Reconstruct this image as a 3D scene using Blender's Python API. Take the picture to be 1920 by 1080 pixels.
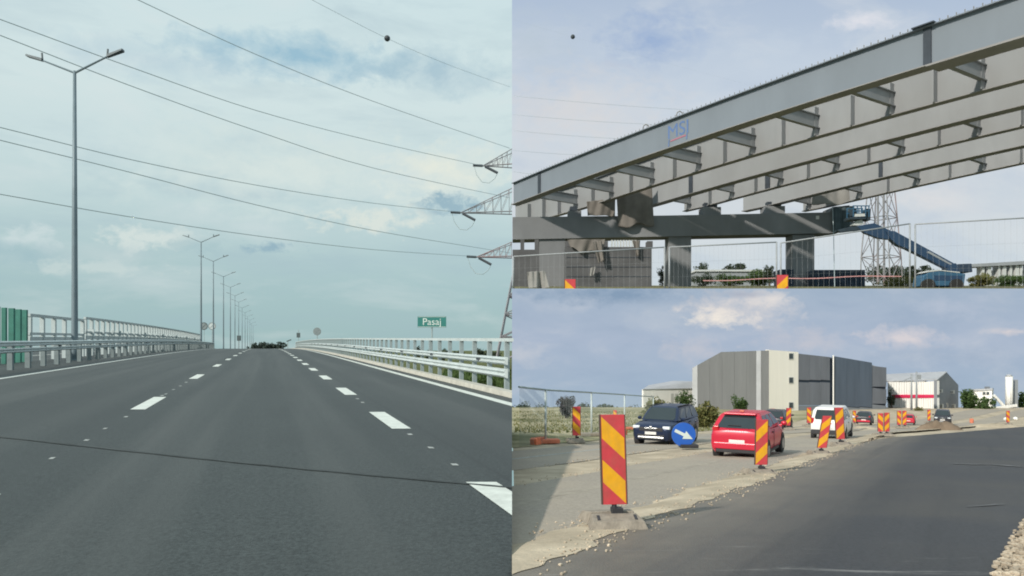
import bpy, math, random
from mathutils import Vector, Matrix
import bmesh

random.seed(7)
sc = bpy.context.scene
C = sc.collection
for o in list(bpy.data.objects):
    bpy.data.objects.remove(o)

# ------------------------------------------------------------------ camera
F = 1400.0          # focal length in photo pixels (photo is 1920 wide)
HOR = 655.0         # photo row of the level horizon
cam_d = bpy.data.cameras.new('camera')
cam = bpy.data.objects.new('camera', cam_d)
C.objects.link(cam)
cam.location = (0, 0, 0)
cam.rotation_euler = (math.radians(90), 0, 0)
cam_d.sensor_width = 36.0
cam_d.lens = F / 1920.0 * 36.0
cam_d.shift_y = (HOR - 540.0) / 1920.0
cam_d.clip_start = 0.05
cam_d.clip_end = 6000
sc.camera = cam
sc.cycles.filter_width = 1.9
sc.cycles.max_bounces = 5
sc.cycles.diffuse_bounces = 3


def lin(c):
    r = []
    for x in c:
        x = x / 255.0
        r.append(x / 12.92 if x <= 0.04045 else ((x + 0.055) / 1.055) ** 2.4)
    return r


# ------------------------------------------------------------------ node helpers
def nmath(nt, op, a, b=None, c=None, clamp=False):
    n = nt.nodes.new('ShaderNodeMath')
    n.operation = op
    n.use_clamp = clamp
    for i, s in enumerate((a, b, c)):
        if s is None:
            continue
        if isinstance(s, (int, float)):
            n.inputs[i].default_value = s
        else:
            nt.links.new(s, n.inputs[i])
    return n.outputs[0]


def nmix(nt, fac, a, b):
    n = nt.nodes.new('ShaderNodeMix')
    n.data_type = 'RGBA'
    for sock, s in ((n.inputs[0], fac), (n.inputs[6], a), (n.inputs[7], b)):
        if isinstance(s, (int, float)):
            sock.default_value = s
        elif isinstance(s, (tuple, list)):
            sock.default_value = (*s[:3], 1)
        else:
            nt.links.new(s, sock)
    return n.outputs[2]


def nramp(nt, fac, stops):
    n = nt.nodes.new('ShaderNodeValToRGB')
    els = n.color_ramp.elements
    while len(els) > 1:
        els.remove(els[-1])
    els[0].position = stops[0][0]
    els[0].color = (*stops[0][1], 1)
    for p, c in stops[1:]:
        e = els.new(p)
        e.color = (*c, 1)
    nt.links.new(fac, n.inputs[0])
    return n.outputs[0]


def nnoise(nt, vec, scale, detail=5, rough=0.55, dist=0.0):
    n = nt.nodes.new('ShaderNodeTexNoise')
    n.inputs['Scale'].default_value = scale
    n.inputs['Detail'].default_value = detail
    n.inputs['Roughness'].default_value = rough
    n.inputs['Distortion'].default_value = dist
    if vec is not None:
        nt.links.new(vec, n.inputs['Vector'])
    return n.outputs['Fac']


def ncomb(nt, x, y, z=0.0):
    n = nt.nodes.new('ShaderNodeCombineXYZ')
    for i, s in enumerate((x, y, z)):
        if isinstance(s, (int, float)):
            n.inputs[i].default_value = s
        else:
            nt.links.new(s, n.inputs[i])
    return n.outputs[0]


def sky_chain(nt, u, v, vmin, vmax, grad, blobs, s, streak=(1.0, 2.6), soft=(0.45, 0.7), amt=0.35,
              c_hi=(225, 232, 232), c_lo=(160, 185, 198)):
    """cloudy sky colour from two coordinates; s = size of one unit of cloud"""
    vec = ncomb(nt, nmath(nt, 'MULTIPLY', u, streak[0] / s), nmath(nt, 'MULTIPLY', v, streak[1] / s), 3.7)
    n1 = nnoise(nt, vec, 1.0, 5, 0.58, 0.3)
    vec2 = ncomb(nt, nmath(nt, 'MULTIPLY', u, 2.7 / s), nmath(nt, 'MULTIPLY', v, 4.2 / s), 9.1)
    n2 = nnoise(nt, vec2, 1.3, 6, 0.62, 0.2)
    vec3 = ncomb(nt, nmath(nt, 'MULTIPLY', u, 8.0 / s), nmath(nt, 'MULTIPLY', v, 11.0 / s), 4.4)
    n3 = nnoise(nt, vec3, 1.0, 4, 0.6, 0.3)
    t = nmath(nt, 'DIVIDE', nmath(nt, 'SUBTRACT', v, vmin), vmax - vmin, clamp=True)
    col = nramp(nt, t, [(p, lin(c)) for p, c in grad])
    hi = nmath(nt, 'MULTIPLY', nmath(nt, 'SMOOTH_MIN', 1.0, nmath(nt, 'MULTIPLY', nmath(nt, 'SUBTRACT', n1, 0.5), 4.0, clamp=True), 0.2), amt)
    lo = nmath(nt, 'MULTIPLY', nmath(nt, 'MULTIPLY', nmath(nt, 'SUBTRACT', 0.48, n1), 4.0, clamp=True), amt)
    col = nmix(nt, hi, col, lin(c_hi))
    col = nmix(nt, lo, col, lin(c_lo))
    for (u0, v0, su, sv, c, a, *sh) in blobs:
        sharp = sh[0] if sh else 0.9
        dx = nmath(nt, 'DIVIDE', nmath(nt, 'SUBTRACT', u, u0), su)
        dy = nmath(nt, 'DIVIDE', nmath(nt, 'SUBTRACT', v, v0), sv)
        d = nmath(nt, 'SQRT', nmath(nt, 'ADD', nmath(nt, 'MULTIPLY', dx, dx), nmath(nt, 'MULTIPLY', dy, dy)))
        m = nmath(nt, 'ADD', nmath(nt, 'SUBTRACT', 1.05, d), nmath(nt, 'MULTIPLY', nmath(nt, 'SUBTRACT', n2, 0.5), 2.5))
        if sh:
            m = nmath(nt, 'ADD', nmath(nt, 'SUBTRACT', m, 0.1), nmath(nt, 'MULTIPLY', nmath(nt, 'SUBTRACT', n3, 0.5), 2.4))
        m = nmath(nt, 'MULTIPLY', nmath(nt, 'MULTIPLY', m, sharp, clamp=True), a)
        col = nmix(nt, m, col, lin(c))
    return col


# ------------------------------------------------------------------ world + sun
SUN_AZ = Vector((-0.71, -0.70)).normalized()      # direction towards the sun on the ground
SUN_EL = math.radians(32)
w = bpy.data.worlds.new('World')
sc.world = w
w.use_nodes = True
nt = w.node_tree
nt.nodes.clear()
out = nt.nodes.new('ShaderNodeOutputWorld')
bg = nt.nodes.new('ShaderNodeBackground')
bg.inputs['Strength'].default_value = 0.1
sky = nt.nodes.new('ShaderNodeTexSky')
sky.sky_type = 'NISHITA'
sky.sun_disc = False
sky.sun_elevation = SUN_EL
sky.sun_rotation = math.atan2(SUN_AZ.x, SUN_AZ.y)
tc = nt.nodes.new('ShaderNodeTexCoord')
sep = nt.nodes.new('ShaderNodeSeparateXYZ')
nt.links.new(tc.outputs['Generated'], sep.inputs[0])
az = nmath(nt, 'ARCTAN2', sep.outputs[0], sep.outputs[1])
el = nmath(nt, 'ARCSINE', sep.outputs[2])


def azel(px, py):
    a = math.atan((px - 960) / F)
    return a, math.atan((HOR - py) / math.hypot(F, px - 960))


wb = []
for (x, y, sx, sy, c, a, *sh) in [
        (560, 105, 230, 42, (150, 190, 210), .9), (830, 135, 170, 45, (172, 199, 211), .85),
        (300, 115, 190, 40, (182, 207, 218), .6), (560, 320, 360, 80, (220, 232, 227), .85),
        (840, 320, 130, 55, (233, 237, 224), .9), (160, 260, 160, 60, (208, 226, 228), .5),
        (50, 446, 60, 26, (204, 220, 221), .95, 1.5), (50, 478, 90, 24, (160, 190, 198), .95), (290, 446, 90, 24, (214, 226, 222), .95, 1.5), (170, 500, 120, 14, (204, 219, 217), .7, 1.4), (370, 462, 60, 20, (170, 197, 202), .7, 1.5),
        (200, 480, 120, 22, (196, 213, 214), .7), (848, 384, 56, 24, (156, 185, 197), 1.0, 1.5), (690, 412, 110, 26, (224, 231, 222), .85, 1.4),
        (510, 464, 48, 14, (152, 182, 195), 1.0, 1.4)]:
    a0, e0 = azel(x, y)
    wb.append((a0, e0, sx / F, sy / F, c, a, *sh))
cl = sky_chain(nt, az, el, 0.0, 0.55,
               [(0.0, (158, 189, 191)), (0.14, (168, 196, 199)), (0.33, (196, 217, 218)), (0.55, (213, 230, 230)), (1.0, (206, 228, 233))],
               wb, 0.16, streak=(0.8, 3.0), amt=0.42)
sc10 = nt.nodes.new('ShaderNodeVectorMath')
sc10.operation = 'SCALE'
sc10.inputs['Scale'].default_value = 10.0
nt.links.new(cl, sc10.inputs[0])
fin = nmix(nt, 0.94, sky.outputs[0], sc10.outputs[0])
nt.links.new(fin, bg.inputs['Color'])
nt.links.new(bg.outputs[0], out.inputs[0])

sl = bpy.data.lights.new('sun', 'SUN')
sl.energy = 4.0
sl.angle = math.radians(2.2)
sl.color = (1.0, 0.93, 0.82)
so = bpy.data.objects.new('sun', sl)
C.objects.link(so)
so.location = (-40, -60, 60)
trav = Vector((-SUN_AZ.x * math.cos(SUN_EL), -SUN_AZ.y * math.cos(SUN_EL), -math.sin(SUN_EL)))
so.rotation_euler = trav.to_track_quat('-Z', 'Y').to_euler()

sc.view_settings.view_transform = 'Standard'
sc.view_settings.look = 'None'
sc.view_settings.exposure = 0.0
sc.view_settings.gamma = 1.0
sc.view_settings.use_curve_mapping = False


# ------------------------------------------------------------------ materials
def mat(name, col, rough=0.7, metal=0.0, var=0.15, scale=3.0, bump=0.0, bscale=None, spec=0.4, col2=None, big=None, stretch=None, rib=0.0):
    """procedural: base colour varied by noise between col*(1-var) and col*(1+var), or col..col2"""
    m = bpy.data.materials.new(name)
    m.use_nodes = True
    t = m.node_tree
    b = t.nodes['Principled BSDF']
    b.inputs['Roughness'].default_value = rough
    b.inputs['Metallic'].default_value = metal
    b.inputs['Specular IOR Level'].default_value = spec
    co = t.nodes.new('ShaderNodeTexCoord').outputs['Object']
    if stretch:
        mp = t.nodes.new('ShaderNodeMapping')
        mp.inputs['Scale'].default_value = stretch
        t.links.new(co, mp.inputs[0])
        co = mp.outputs[0]
    n = nnoise(t, co, scale, 6, 0.6)
    a = [x * (1 - var) for x in col]
    c = [min(1, x * (1 + var)) for x in (col2 or col)]
    cc = nramp(t, n, [(0.3, a), (0.7, c)])
    if big:
        bs, bc, ba = big
        n2 = nnoise(t, co, bs, 4, 0.6, 0.4)
        f = nmath(t, 'MULTIPLY', nmath(t, 'MULTIPLY', nmath(t, 'SUBTRACT', n2, 0.45), 5.0, clamp=True), ba)
        cc = nmix(t, f, cc, bc)
    t.links.new(cc, b.inputs['Base Color'])
    if rib:
        sp_ = t.nodes.new('ShaderNodeSeparateXYZ')
        t.links.new(co, sp_.inputs[0])
        uu = nmath(t, 'SINE', nmath(t, 'MULTIPLY', nmath(t, 'ADD', sp_.outputs[0], sp_.outputs[1]), rib))
        bn = t.nodes.new('ShaderNodeBump')
        bn.inputs['Strength'].default_value = 0.5
        bn.inputs['Distance'].default_value = 0.04
        t.links.new(uu, bn.inputs['Height'])
        t.links.new(bn.outputs[0], b.inputs['Normal'])
    elif bump:
        nb = nnoise(t, co, bscale or scale * 4, 4, 0.6)
        bn = t.nodes.new('ShaderNodeBump')
        bn.inputs['Strength'].default_value = bump
        bn.inputs['Distance'].default_value = 0.02
        t.links.new(nb, bn.inputs['Height'])
        t.links.new(bn.outputs[0], b.inputs['Normal'])
    return m


def leafmat(name, c1, c2):
    m = bpy.data.materials.new(name)
    m.use_nodes = True
    t = m.node_tree
    b = t.nodes['Principled BSDF']
    b.inputs['Roughness'].default_value = 0.65
    b.inputs['Specular IOR Level'].default_value = 0.25
    g = t.nodes.new('ShaderNodeNewGeometry')
    t.links.new(nramp(t, g.outputs['Random Per Island'], [(0, c1), (1, c2)]), b.inputs['Base Color'])
    tr = t.nodes.new('ShaderNodeBsdfTranslucent')
    t.links.new(nramp(t, g.outputs['Random Per Island'], [(0, c1), (1, c2)]), tr.inputs[0])
    mx = t.nodes.new('ShaderNodeMixShader')
    mx.inputs[0].default_value = 0.25
    t.links.new(b.outputs[0], mx.inputs[1])
    t.links.new(tr.outputs[0], mx.inputs[2])
    t.links.new(mx.outputs[0], t.nodes['Material Output'].inputs[0])
    return m


def asphalt(name, c, var, big, grain=60, rough=0.75):
    m = mat(name, c, rough, 0, var, grain, 0.35, grain * 1.6, 0.45, None, big)
    return m


M = {}
M['hw_asphalt'] = asphalt('highway asphalt', (.034, .041, .041), .65, (0.22, (.026, .031, .032), .5), 38, .6)
M['old_asphalt'] = asphalt('old asphalt', (.32, .28, .235), .2, (0.5, (.4, .345, .27), .5), 30, .85)
M['new_asphalt'] = asphalt('new asphalt', (.043, .043, .048), .35, (0.35, (.07, .064, .058), .7), 45, .62)
_t = M['hw_asphalt'].node_tree
_b = _t.nodes['Principled BSDF']
_old = _b.inputs['Base Color'].links[0].from_socket
_sp = _t.nodes.new('ShaderNodeSeparateXYZ')
_co = _t.nodes.new('ShaderNodeTexCoord').outputs['Object']
_t.links.new(_co, _sp.inputs[0])
_u = nmath(_t, 'ADD', _sp.outputs[0], nmath(_t, 'MULTIPLY', _sp.outputs[1], .32857))
_n = nnoise(_t, ncomb(_t, nmath(_t, 'MULTIPLY', _u, 1.1), nmath(_t, 'MULTIPLY', _sp.outputs[1], .03), 2.0), 1.0, 5, .6, .2)
_c = nmix(_t, nmath(_t, 'MULTIPLY', nmath(_t, 'SUBTRACT', _n, .47), 3.2, clamp=True), _old, (.068, .075, .073))
_c = nmix(_t, nmath(_t, 'MULTIPLY', nmath(_t, 'SUBTRACT', .45, _n), 3.0, clamp=True), _c, (.021, .026, .027))
_w = nmath(_t, 'ABSOLUTE', nmath(_t, 'SINE', nmath(_t, 'MULTIPLY', nmath(_t, 'ADD', _u, .16), math.pi / 1.87)))
_w = nmath(_t, 'MULTIPLY', nmath(_t, 'MULTIPLY', nmath(_t, 'SUBTRACT', _w, .75), 4.0, clamp=True), nmath(_t, 'MULTIPLY', _n, .45))
_c = nmix(_t, _w, _c, (.066, .072, .071))
_sd = nmath(_t, 'ABSOLUTE', nmath(_t, 'SUBTRACT', _u, 1.93))
_sd = nmath(_t, 'MULTIPLY', nmath(_t, 'LESS_THAN', _sd, .022), .6)
_c = nmix(_t, _sd, _c, (.022, .026, .027))
_t.links.new(_c, _b.inputs['Base Color'])
# dust carried onto the fresh paving from the dirt shoulder, thinning out across the lane
_t = M['new_asphalt'].node_tree
_b = _t.nodes['Principled BSDF']
_old = _b.inputs['Base Color'].links[0].from_socket
_sp = _t.nodes.new('ShaderNodeSeparateXYZ')
_co = _t.nodes.new('ShaderNodeTexCoord').outputs['Object']
_t.links.new(_co, _sp.inputs[0])
_r = nmath(_t, 'SUBTRACT', _sp.outputs[0], nmath(_t, 'MULTIPLY', _sp.outputs[1], .5857))
_f = nmath(_t, 'MULTIPLY', nmath(_t, 'SUBTRACT', -0.6, _r), .75, clamp=True)
_n = nnoise(_t, _co, 1.3, 6, .65, .4)
_f = nmath(_t, 'MULTIPLY', _f, nmath(_t, 'ADD', .25, _n), clamp=True)
_c = nmix(_t, nmath(_t, 'MULTIPLY', _f, .85), _old, (.25, .215, .175))
_n2 = nnoise(_t, ncomb(_t, nmath(_t, 'MULTIPLY', _r, 2.2), nmath(_t, 'MULTIPLY', _sp.outputs[1], .12), 5.0), 1.0, 6, .65, .3)
_c = nmix(_t, nmath(_t, 'MULTIPLY', nmath(_t, 'SUBTRACT', _n2, .52), 2.5, clamp=True), _c, (.066, .064, .068))
_c = nmix(_t, nmath(_t, 'MULTIPLY', nmath(_t, 'SUBTRACT', .45, _n2), 3.0, clamp=True), _c, (.026, .027, .031))
_n3 = nnoise(_t, ncomb(_t, nmath(_t, 'MULTIPLY', _sp.outputs[0], 1.1), nmath(_t, 'MULTIPLY', _sp.outputs[1], 7.0), 1.0), 1.0, 7, .7, .6)
_near = nmath(_t, 'MULTIPLY', nmath(_t, 'SUBTRACT', 4.6, _sp.outputs[1]), 1.0, clamp=True)
_c = nmix(_t, nmath(_t, 'MULTIPLY', nmath(_t, 'MULTIPLY', nmath(_t, 'SUBTRACT', _n3, .58), 9.0, clamp=True), nmath(_t, 'MULTIPLY', _near, .5)), _c, (.34, .33, .32))
_t.links.new(_c, _b.inputs['Base Color'])
M['white_paint'] = mat('road paint', (.6, .63, .59), .6, 0, .14, 9)
M['worn_paint'] = mat('worn paint', (.33, .35, .34), .7, 0, .35, 14)
M['dark_line'] = mat('dark road line', (.04, .047, .047), .7, 0, .5, 2.5, big=(.8, (.055, .062, .062), .8))  # dark mottled tone of the line across the highway
M['kerb'] = mat('kerb concrete', (.46, .45, .4), .85, 0, .15, 4, .2)
M['galv'] = mat('galvanised steel', (.5, .56, .565), .55, .1, .12, 2.5)
M['galv_post'] = mat('galvanised post', (.33, .39, .4), .6, .2, .12, 4)
M['streak'] = mat('dust streak', (.13, .13, .135), .8, 0, .4, 20)
M['post_dark'] = mat('weathered post', (.17, .21, .22), .65, .1, .15, 4)
M['parapet'] = mat('parapet steel', (.42, .48, .49), .6, .1, .1, 2)
M['fence_wire'] = mat('fence steel', (.3, .32, .34), .6, .1, .1, 3)
M['pole'] = mat('lamp pole steel', (.17, .22, .25), .55, .2, .1, 2)
M['lamp_body'] = mat('lamp housing', (.08, .105, .12), .5, .1, .1, 6)
M['green_panel'] = mat('green panel', (.035, .17, .135), .6, 0, .2, 2.0)
M['sign_green'] = mat('sign green', (.035, .19, .175), .5, 0, .06, 3)
M['sign_white'] = mat('sign white', (.62, .7, .68), .5, 0, .05, 3)
M['sign_back'] = mat('sign back grey', (.2, .24, .25), .6, .1, .1, 6)
M['sign_dark'] = mat('sign dark', (.07, .095, .1), .6, 0, .1, 6)
M['cable'] = mat('cable', (.34, .41, .43), .6, 0, .1, 2)
M['pylon'] = mat('pylon steel', (.22, .225, .24), .6, .1, .15, .4, big=(.05, (.34, .19, .19), .7))
M['ball'] = mat('marker ball', (.05, .06, .07), .6, 0, .2, 3)
M['grass'] = mat('grass field', (.075, .105, .04), .95, 0, .4, .35, .4, 3, .1, (.12, .125, .055))
M['slope_grass'] = mat('dry grass', (.1, .115, .05), .95, 0, .4, .8, .4, 3, .1, (.17, .15, .085))
M['dirt'] = mat('dry dirt', (.4, .335, .25), .95, 0, .22, 1.6, .7, 14, .15, (.5, .425, .325), big=(.7, (.3, .25, .19), .5))
M['dust_road'] = mat('dusty road', (.33, .29, .24), .9, 0, .2, 5)
M['dirt_dark'] = mat('dug earth', (.2, .15, .11), .95, 0, .3, 1.6, .6, 6, .1)
M['soil_grass'] = mat('rough verge', (.2, .21, .1), .95, 0, .3, .25, .5, 4, .1, (.4, .35, .24))
M['gravel'] = mat('gravel', (.42, .35, .27), .95, 0, .45, 7)
M['retaining'] = mat('retaining concrete', (.3, .3, .28), .9, 0, .15, 1)
M['leaf_dark'] = leafmat('leaf dark', (.03, .05, .032), (.085, .11, .065))
M['leaf_haze'] = leafmat('leaf hazed', (.05, .075, .065), (.1, .13, .11))  # crest leaves: distance haze put into a paler, greyer colour
M['leaf_green'] = leafmat('leaf green', (.04, .08, .025), (.1, .15, .05))
M['leaf_dry'] = leafmat('leaf dry', (.1, .12, .04), (.22, .2, .08))
M['leaf_plum'] = leafmat('leaf plum', (.04, .042, .045), (.1, .085, .09))
M['bark'] = mat('bark', (.1, .08, .06), .9, 0, .3, 8, .4)
M['girder'] = mat('painted girder steel', (.185, .213, .25), .5, 0, .06, .25, big=(.05, (.165, .19, .22), .6), stretch=(1, 1, .4))
M['girder_bright'] = mat('lightened girder steel', (.262, .272, .285), .55, 0, .08, .3, big=(.06, (.22, .225, .23), .6), stretch=(1, 1, .4))  # lighter copy of the girder steel, offsetting the shade between girders
M['flange'] = mat('flange grey', (.24, .235, .235), .6, 0, .12, .3)
M['splice'] = mat('splice plate', (.045, .055, .07), .5, .2, .15, 1)
M['concrete'] = mat('pier concrete', (.205, .212, .225), .9, 0, .16, .12, .2, 2, .3, (.225, .232, .245), big=(.06, (.155, .157, .163), .6), stretch=(1, 1, .5))
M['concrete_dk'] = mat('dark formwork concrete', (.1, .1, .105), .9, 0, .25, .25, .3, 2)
M['tarp'] = mat('brown tarpaulin', (.16, .145, .132), .85, 0, .2, .35, .4, 1.2)
M['sheet_teal'] = mat('teal sheet', (.06, .085, .1), .8, 0, .2, .4, .3, 1.2)
M['tarp_pale'] = mat('pale tarpaulin', (.25, .245, .235), .85, 0, .15, .35, .4, 1.2)
M['msi_blue'] = mat('logo blue', (.1, .17, .36), .6, 0, .12, 2)
M['msi_red'] = mat('logo red', (.4, .14, .2), .6, 0, .12, 2)
M['lift_blue'] = mat('machine blue', (.025, .055, .11), .45, .1, .15, .6)
M['lift_mid'] = mat('machine teal blue', (.04, .11, .19), .45, .1, .15, .6)
M['lift_dark'] = mat('machine dark', (.03, .045, .06), .6, .1, .2, 1)
M['container'] = mat('container navy', (.03, .05, .085), .6, .1, .15, .5)
M['far_white'] = mat('far pale wall', (.5, .52, .52), .8, 0, .08, .3)
M['far_grey'] = mat('far grey concrete', (.26, .28, .3), .85, 0, .1, .2)
M['red'] = mat('reflective red', (.56, .055, .07), .5, 0, .12, 8, big=(5, (.36, .1, .08), .4))
M['yellow'] = mat('reflective yellow', (.78, .38, .015), .5, 0, .1, 8, big=(5, (.52, .3, .06), .4))
M['dark_edge'] = mat('dark edge', (.09, .06, .05), .7, 0, .1, 8)
M['rubber'] = mat('dusty rubber base', (.27, .235, .195), .9, 0, .25, 10, .4)
M['orange_base'] = mat('orange concrete foot', (.62, .2, .12), .8, 0, .2, 3)
M['sign_blue'] = mat('sign blue', (.025, .12, .5), .4, 0, .06, 4)
M['paint_red'] = mat('car red', (.55, .02, .05), .28, .1, .04, 2, spec=.6)
M['paint_navy'] = mat('car navy', (.02, .032, .075), .25, .3, .05, 2, spec=.6)
M['paint_white'] = mat('car white', (.78, .76, .75), .3, 0, .03, 2, spec=.5)
M['paint_black'] = mat('car charcoal', (.04, .04, .05), .3, .1, .05, 2, spec=.5)
M['paint_silver'] = mat('car silver', (.45, .46, .48), .35, .5, .05, 2)
M['glass'] = mat('car glass', (.02, .03, .035), .08, 0, .1, 2, spec=.8)
M['tyre'] = mat('tyre', (.025, .025, .025), .85, 0, .2, 12)
M['rim'] = mat('rim', (.35, .36, .37), .35, .7, .1, 6)
M['trim'] = mat('dark trim', (.035, .035, .04), .6, 0, .15, 6)
M['tail'] = mat('tail lamp', (.45, .01, .015), .2, 0, .1, 4, spec=.7)
M['head'] = mat('head lamp', (.75, .8, .85), .15, 0, .05, 4, spec=.8)
M['plate'] = mat('number plate', (.72, .7, .68), .5, 0, .05, 4)
M['chrome'] = mat('chrome', (.75, .76, .78), .2, .9, .05, 4)
M['hall_grey'] = mat('hall mesh cladding', (.155, .16, .165), .75, 0, .08, .9, stretch=(2.2, 2.2, .25), rib=26)
M['hall_white'] = mat('hall cream render', (.8, .76, .69), .75, 0, .045, .9, stretch=(2.5, 2.5, .2))
M['hall_slate'] = mat('hall slate cladding', (.16, .172, .2), .6, .1, .12, .9, stretch=(2.2, 2.2, .25), rib=20)
M['hall_blue'] = mat('hall blue cladding', (.095, .122, .165), .5, .1, .12, .9, stretch=(2.2, 2.2, .25), rib=20)
M['hall_dark'] = mat('hall recess', (.035, .05, .075), .7, 0, .1, 2)
M['roof_grey'] = mat('roof sheet', (.42, .43, .45), .6, .1, .1, .9, rib=18)
M['white_wall'] = mat('white sheet wall', (.82, .81, .78), .65, 0, .07, .9, stretch=(2.2, 2.2, .25), rib=22)
M['gable_grey'] = mat('gable grey', (.2, .215, .24), .7, 0, .07, 1)
M['band_red'] = mat('red band', (.62, .03, .1), .5, 0, .06, 3)
M['win_dark'] = mat('window dark', (.05, .065, .075), .3, 0, .15, 3)
M['win_frame'] = mat('window frame', (.5, .5, .48), .5, 0, .05, 3)
M['tape_red'] = mat('warning tape', (.6, .3, .3), .6, 0, .2, 1.5)
M['hivis'] = mat('safety orange mesh', (.75, .2, .1), .7, 0, .2, 3)


# ------------------------------------------------------------------ mesh builder
def V(*a):
    return Vector(a)


def wloc(o):
    p = Vector((0, 0, 0))
    while o is not None:
        p += o.location
        o = o.parent
    return p


class MB:
    def __init__(s):
        s.v, s.f = [], []

    def add(s, pts, faces):
        n = len(s.v)
        s.v += [tuple(p) for p in pts]
        s.f += [tuple(n + i for i in f) for f in faces]
        return s

    def poly(s, pts):
        return s.add(pts, [tuple(range(len(pts)))])

    def hexa(s, b, t):
        return s.add(list(b) + list(t), [(3, 2, 1, 0), (4, 5, 6, 7), (0, 1, 5, 4), (1, 2, 6, 5), (2, 3, 7, 6), (3, 0, 4, 7)])

    def box(s, c, size, yaw=0.0):
        hx, hy, hz = [x / 2 for x in size]
        R = Matrix.Rotation(yaw, 3, 'Z')
        c = Vector(c)
        P = lambda x, y, z: c + R @ Vector((x, y, z))
        return s.hexa([P(-hx, -hy, -hz), P(hx, -hy, -hz), P(hx, hy, -hz), P(-hx, hy, -hz)],
                      [P(-hx, -hy, hz), P(hx, -hy, hz), P(hx, hy, hz), P(-hx, hy, hz)])

    def bar(s, p0, p1, wd, ht=None, up=(0, 0, 1)):
        ht = ht or wd
        p0, p1 = Vector(p0), Vector(p1)
        d = (p1 - p0).normalized()
        u = Vector(up)
        if abs(d.dot(u)) > 0.98:
            u = Vector((0, 1, 0))
        sd = d.cross(u).normalized() * wd / 2
        u2 = sd.cross(d).normalized() * ht / 2
        return s.hexa([p0 - sd - u2, p0 + sd - u2, p0 + sd + u2, p0 - sd + u2],
                      [p1 - sd - u2, p1 + sd - u2, p1 + sd + u2, p1 - sd + u2])

    def tube(s, pts, r, n=6):
        pts = [Vector(p) for p in pts]
        rs = r if isinstance(r, (list, tuple)) else [r] * len(pts)
        n0 = len(s.v)
        for i, p in enumerate(pts):
            d = (pts[min(i + 1, len(pts) - 1)] - pts[max(i - 1, 0)]).normalized()
            u = Vector((0, 0, 1)) if abs(d.z) < 0.95 else Vector((0, 1, 0))
            a = d.cross(u).normalized()
            b = a.cross(d)
            for k in range(n):
                t = 2 * math.pi * k / n
                s.v.append(tuple(p + (a * math.cos(t) + b * math.sin(t)) * rs[i]))
        for i in range(len(pts) - 1):
            for k in range(n):
                k2 = (k + 1) % n
                s.f.append((n0 + i * n + k, n0 + i * n + k2, n0 + (i + 1) * n + k2, n0 + (i + 1) * n + k))
        s.f.append(tuple(n0 + k for k in range(n))[::-1])
        s.f.append(tuple(n0 + (len(pts) - 1) * n + k for k in range(n)))
        return s

    def extrude(s, pts, vec):
        pts = [Vector(p) for p in pts]
        vec = Vector(vec)
        n = len(pts)
        f = [tuple(range(n))[::-1], tuple(range(n, 2 * n))]
        f += [(i, (i + 1) % n, n + (i + 1) % n, n + i) for i in range(n)]
        return s.add(pts + [p + vec for p in pts], f)

    def grid(s, rows):
        n0 = len(s.v)
        m = len(rows[0])
        for r in rows:
            s.v += [tuple(p) for p in r]
        for i in range(len(rows) - 1):
            for j in range(m - 1):
                s.f.append((n0 + i * m + j, n0 + i * m + j + 1, n0 + (i + 1) * m + j + 1, n0 + (i + 1) * m + j))
        return s

    def sphere(s, c, r, n=10, m=7, sc_=(1, 1, 1)):
        c = Vector(c)
        rows = []
        for i in range(m + 1):
            ph = math.pi * i / m
            rows.append([c + Vector((math.sin(ph) * math.cos(2 * math.pi * k / n) * sc_[0], math.sin(ph) * math.sin(2 * math.pi * k / n) * sc_[1], math.cos(ph) * sc_[2])) * r for k in range(n + 1)])
        return s.grid(rows)

    def clip_x0(s, keep=-1):
        """keep only the side X<0 (keep=-1) or X>0"""
        me = bpy.data.meshes.new('tmp')
        me.from_pydata(s.v, [], s.f)
        bm = bmesh.new()
        bm.from_mesh(me)
        bmesh.ops.bisect_plane(bm, geom=bm.verts[:] + bm.edges[:] + bm.faces[:], plane_co=(0, 0, 0), plane_no=(1, 0, 0),
                               clear_outer=(keep < 0), clear_inner=(keep > 0))
        bm.verts.index_update()
        s.v = [tuple(v.co) for v in bm.verts]
        s.f = [tuple(v.index for v in f.verts) for f in bm.faces]
        bm.free()
        bpy.data.meshes.remove(me)
        return s

    def mesh(s, name, m, off=Vector((0, 0, 0)), smooth=False):
        me = bpy.data.meshes.new(name)
        me.from_pydata([tuple(Vector(p) - off) for p in s.v], [], s.f)
        bm = bmesh.new()
        bm.from_mesh(me)
        bmesh.ops.recalc_face_normals(bm, faces=bm.faces[:])
        bm.to_mesh(me)
        bm.free()
        if smooth:
            for p in me.polygons:
                p.use_smooth = True
        me.materials.append(M[m] if isinstance(m, str) else m)
        me.update()
        return me

    def build(s, name, m, parent=None, smooth=False, world=True, bevel=0.0):
        off = wloc(parent) if (world and parent is not None) else Vector((0, 0, 0))
        o = bpy.data.objects.new(name, s.mesh(name, m, off, smooth))
        C.objects.link(o)
        o.parent = parent
        if bevel:
            b = o.modifiers.new('bevel', 'BEVEL')
            b.width = bevel
            b.segments = 2
            b.limit_method = 'ANGLE'
        return o


def tag(o, label=None, cat=None, group=None, kind=None):
    if label:
        o['label'] = label
    if cat:
        o['category'] = cat
    if group:
        o['group'] = group
    if kind:
        o['kind'] = kind
    return o


def thing(name, loc, label, cat, group=None, yaw=0.0, scale=1.0):
    o = bpy.data.objects.new(name, None)
    o.empty_display_size = 0.2
    C.objects.link(o)
    o.location = loc
    o.rotation_euler = (0, 0, yaw)
    o.scale = (scale,) * 3
    return tag(o, label, cat, group)


def link(name, me, parent, loc):
    o = bpy.data.objects.new(name, me)
    C.objects.link(o)
    o.parent = parent
    o.location = Vector(loc) - (wloc(parent) if parent else Vector((0, 0, 0)))
    return o


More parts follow.
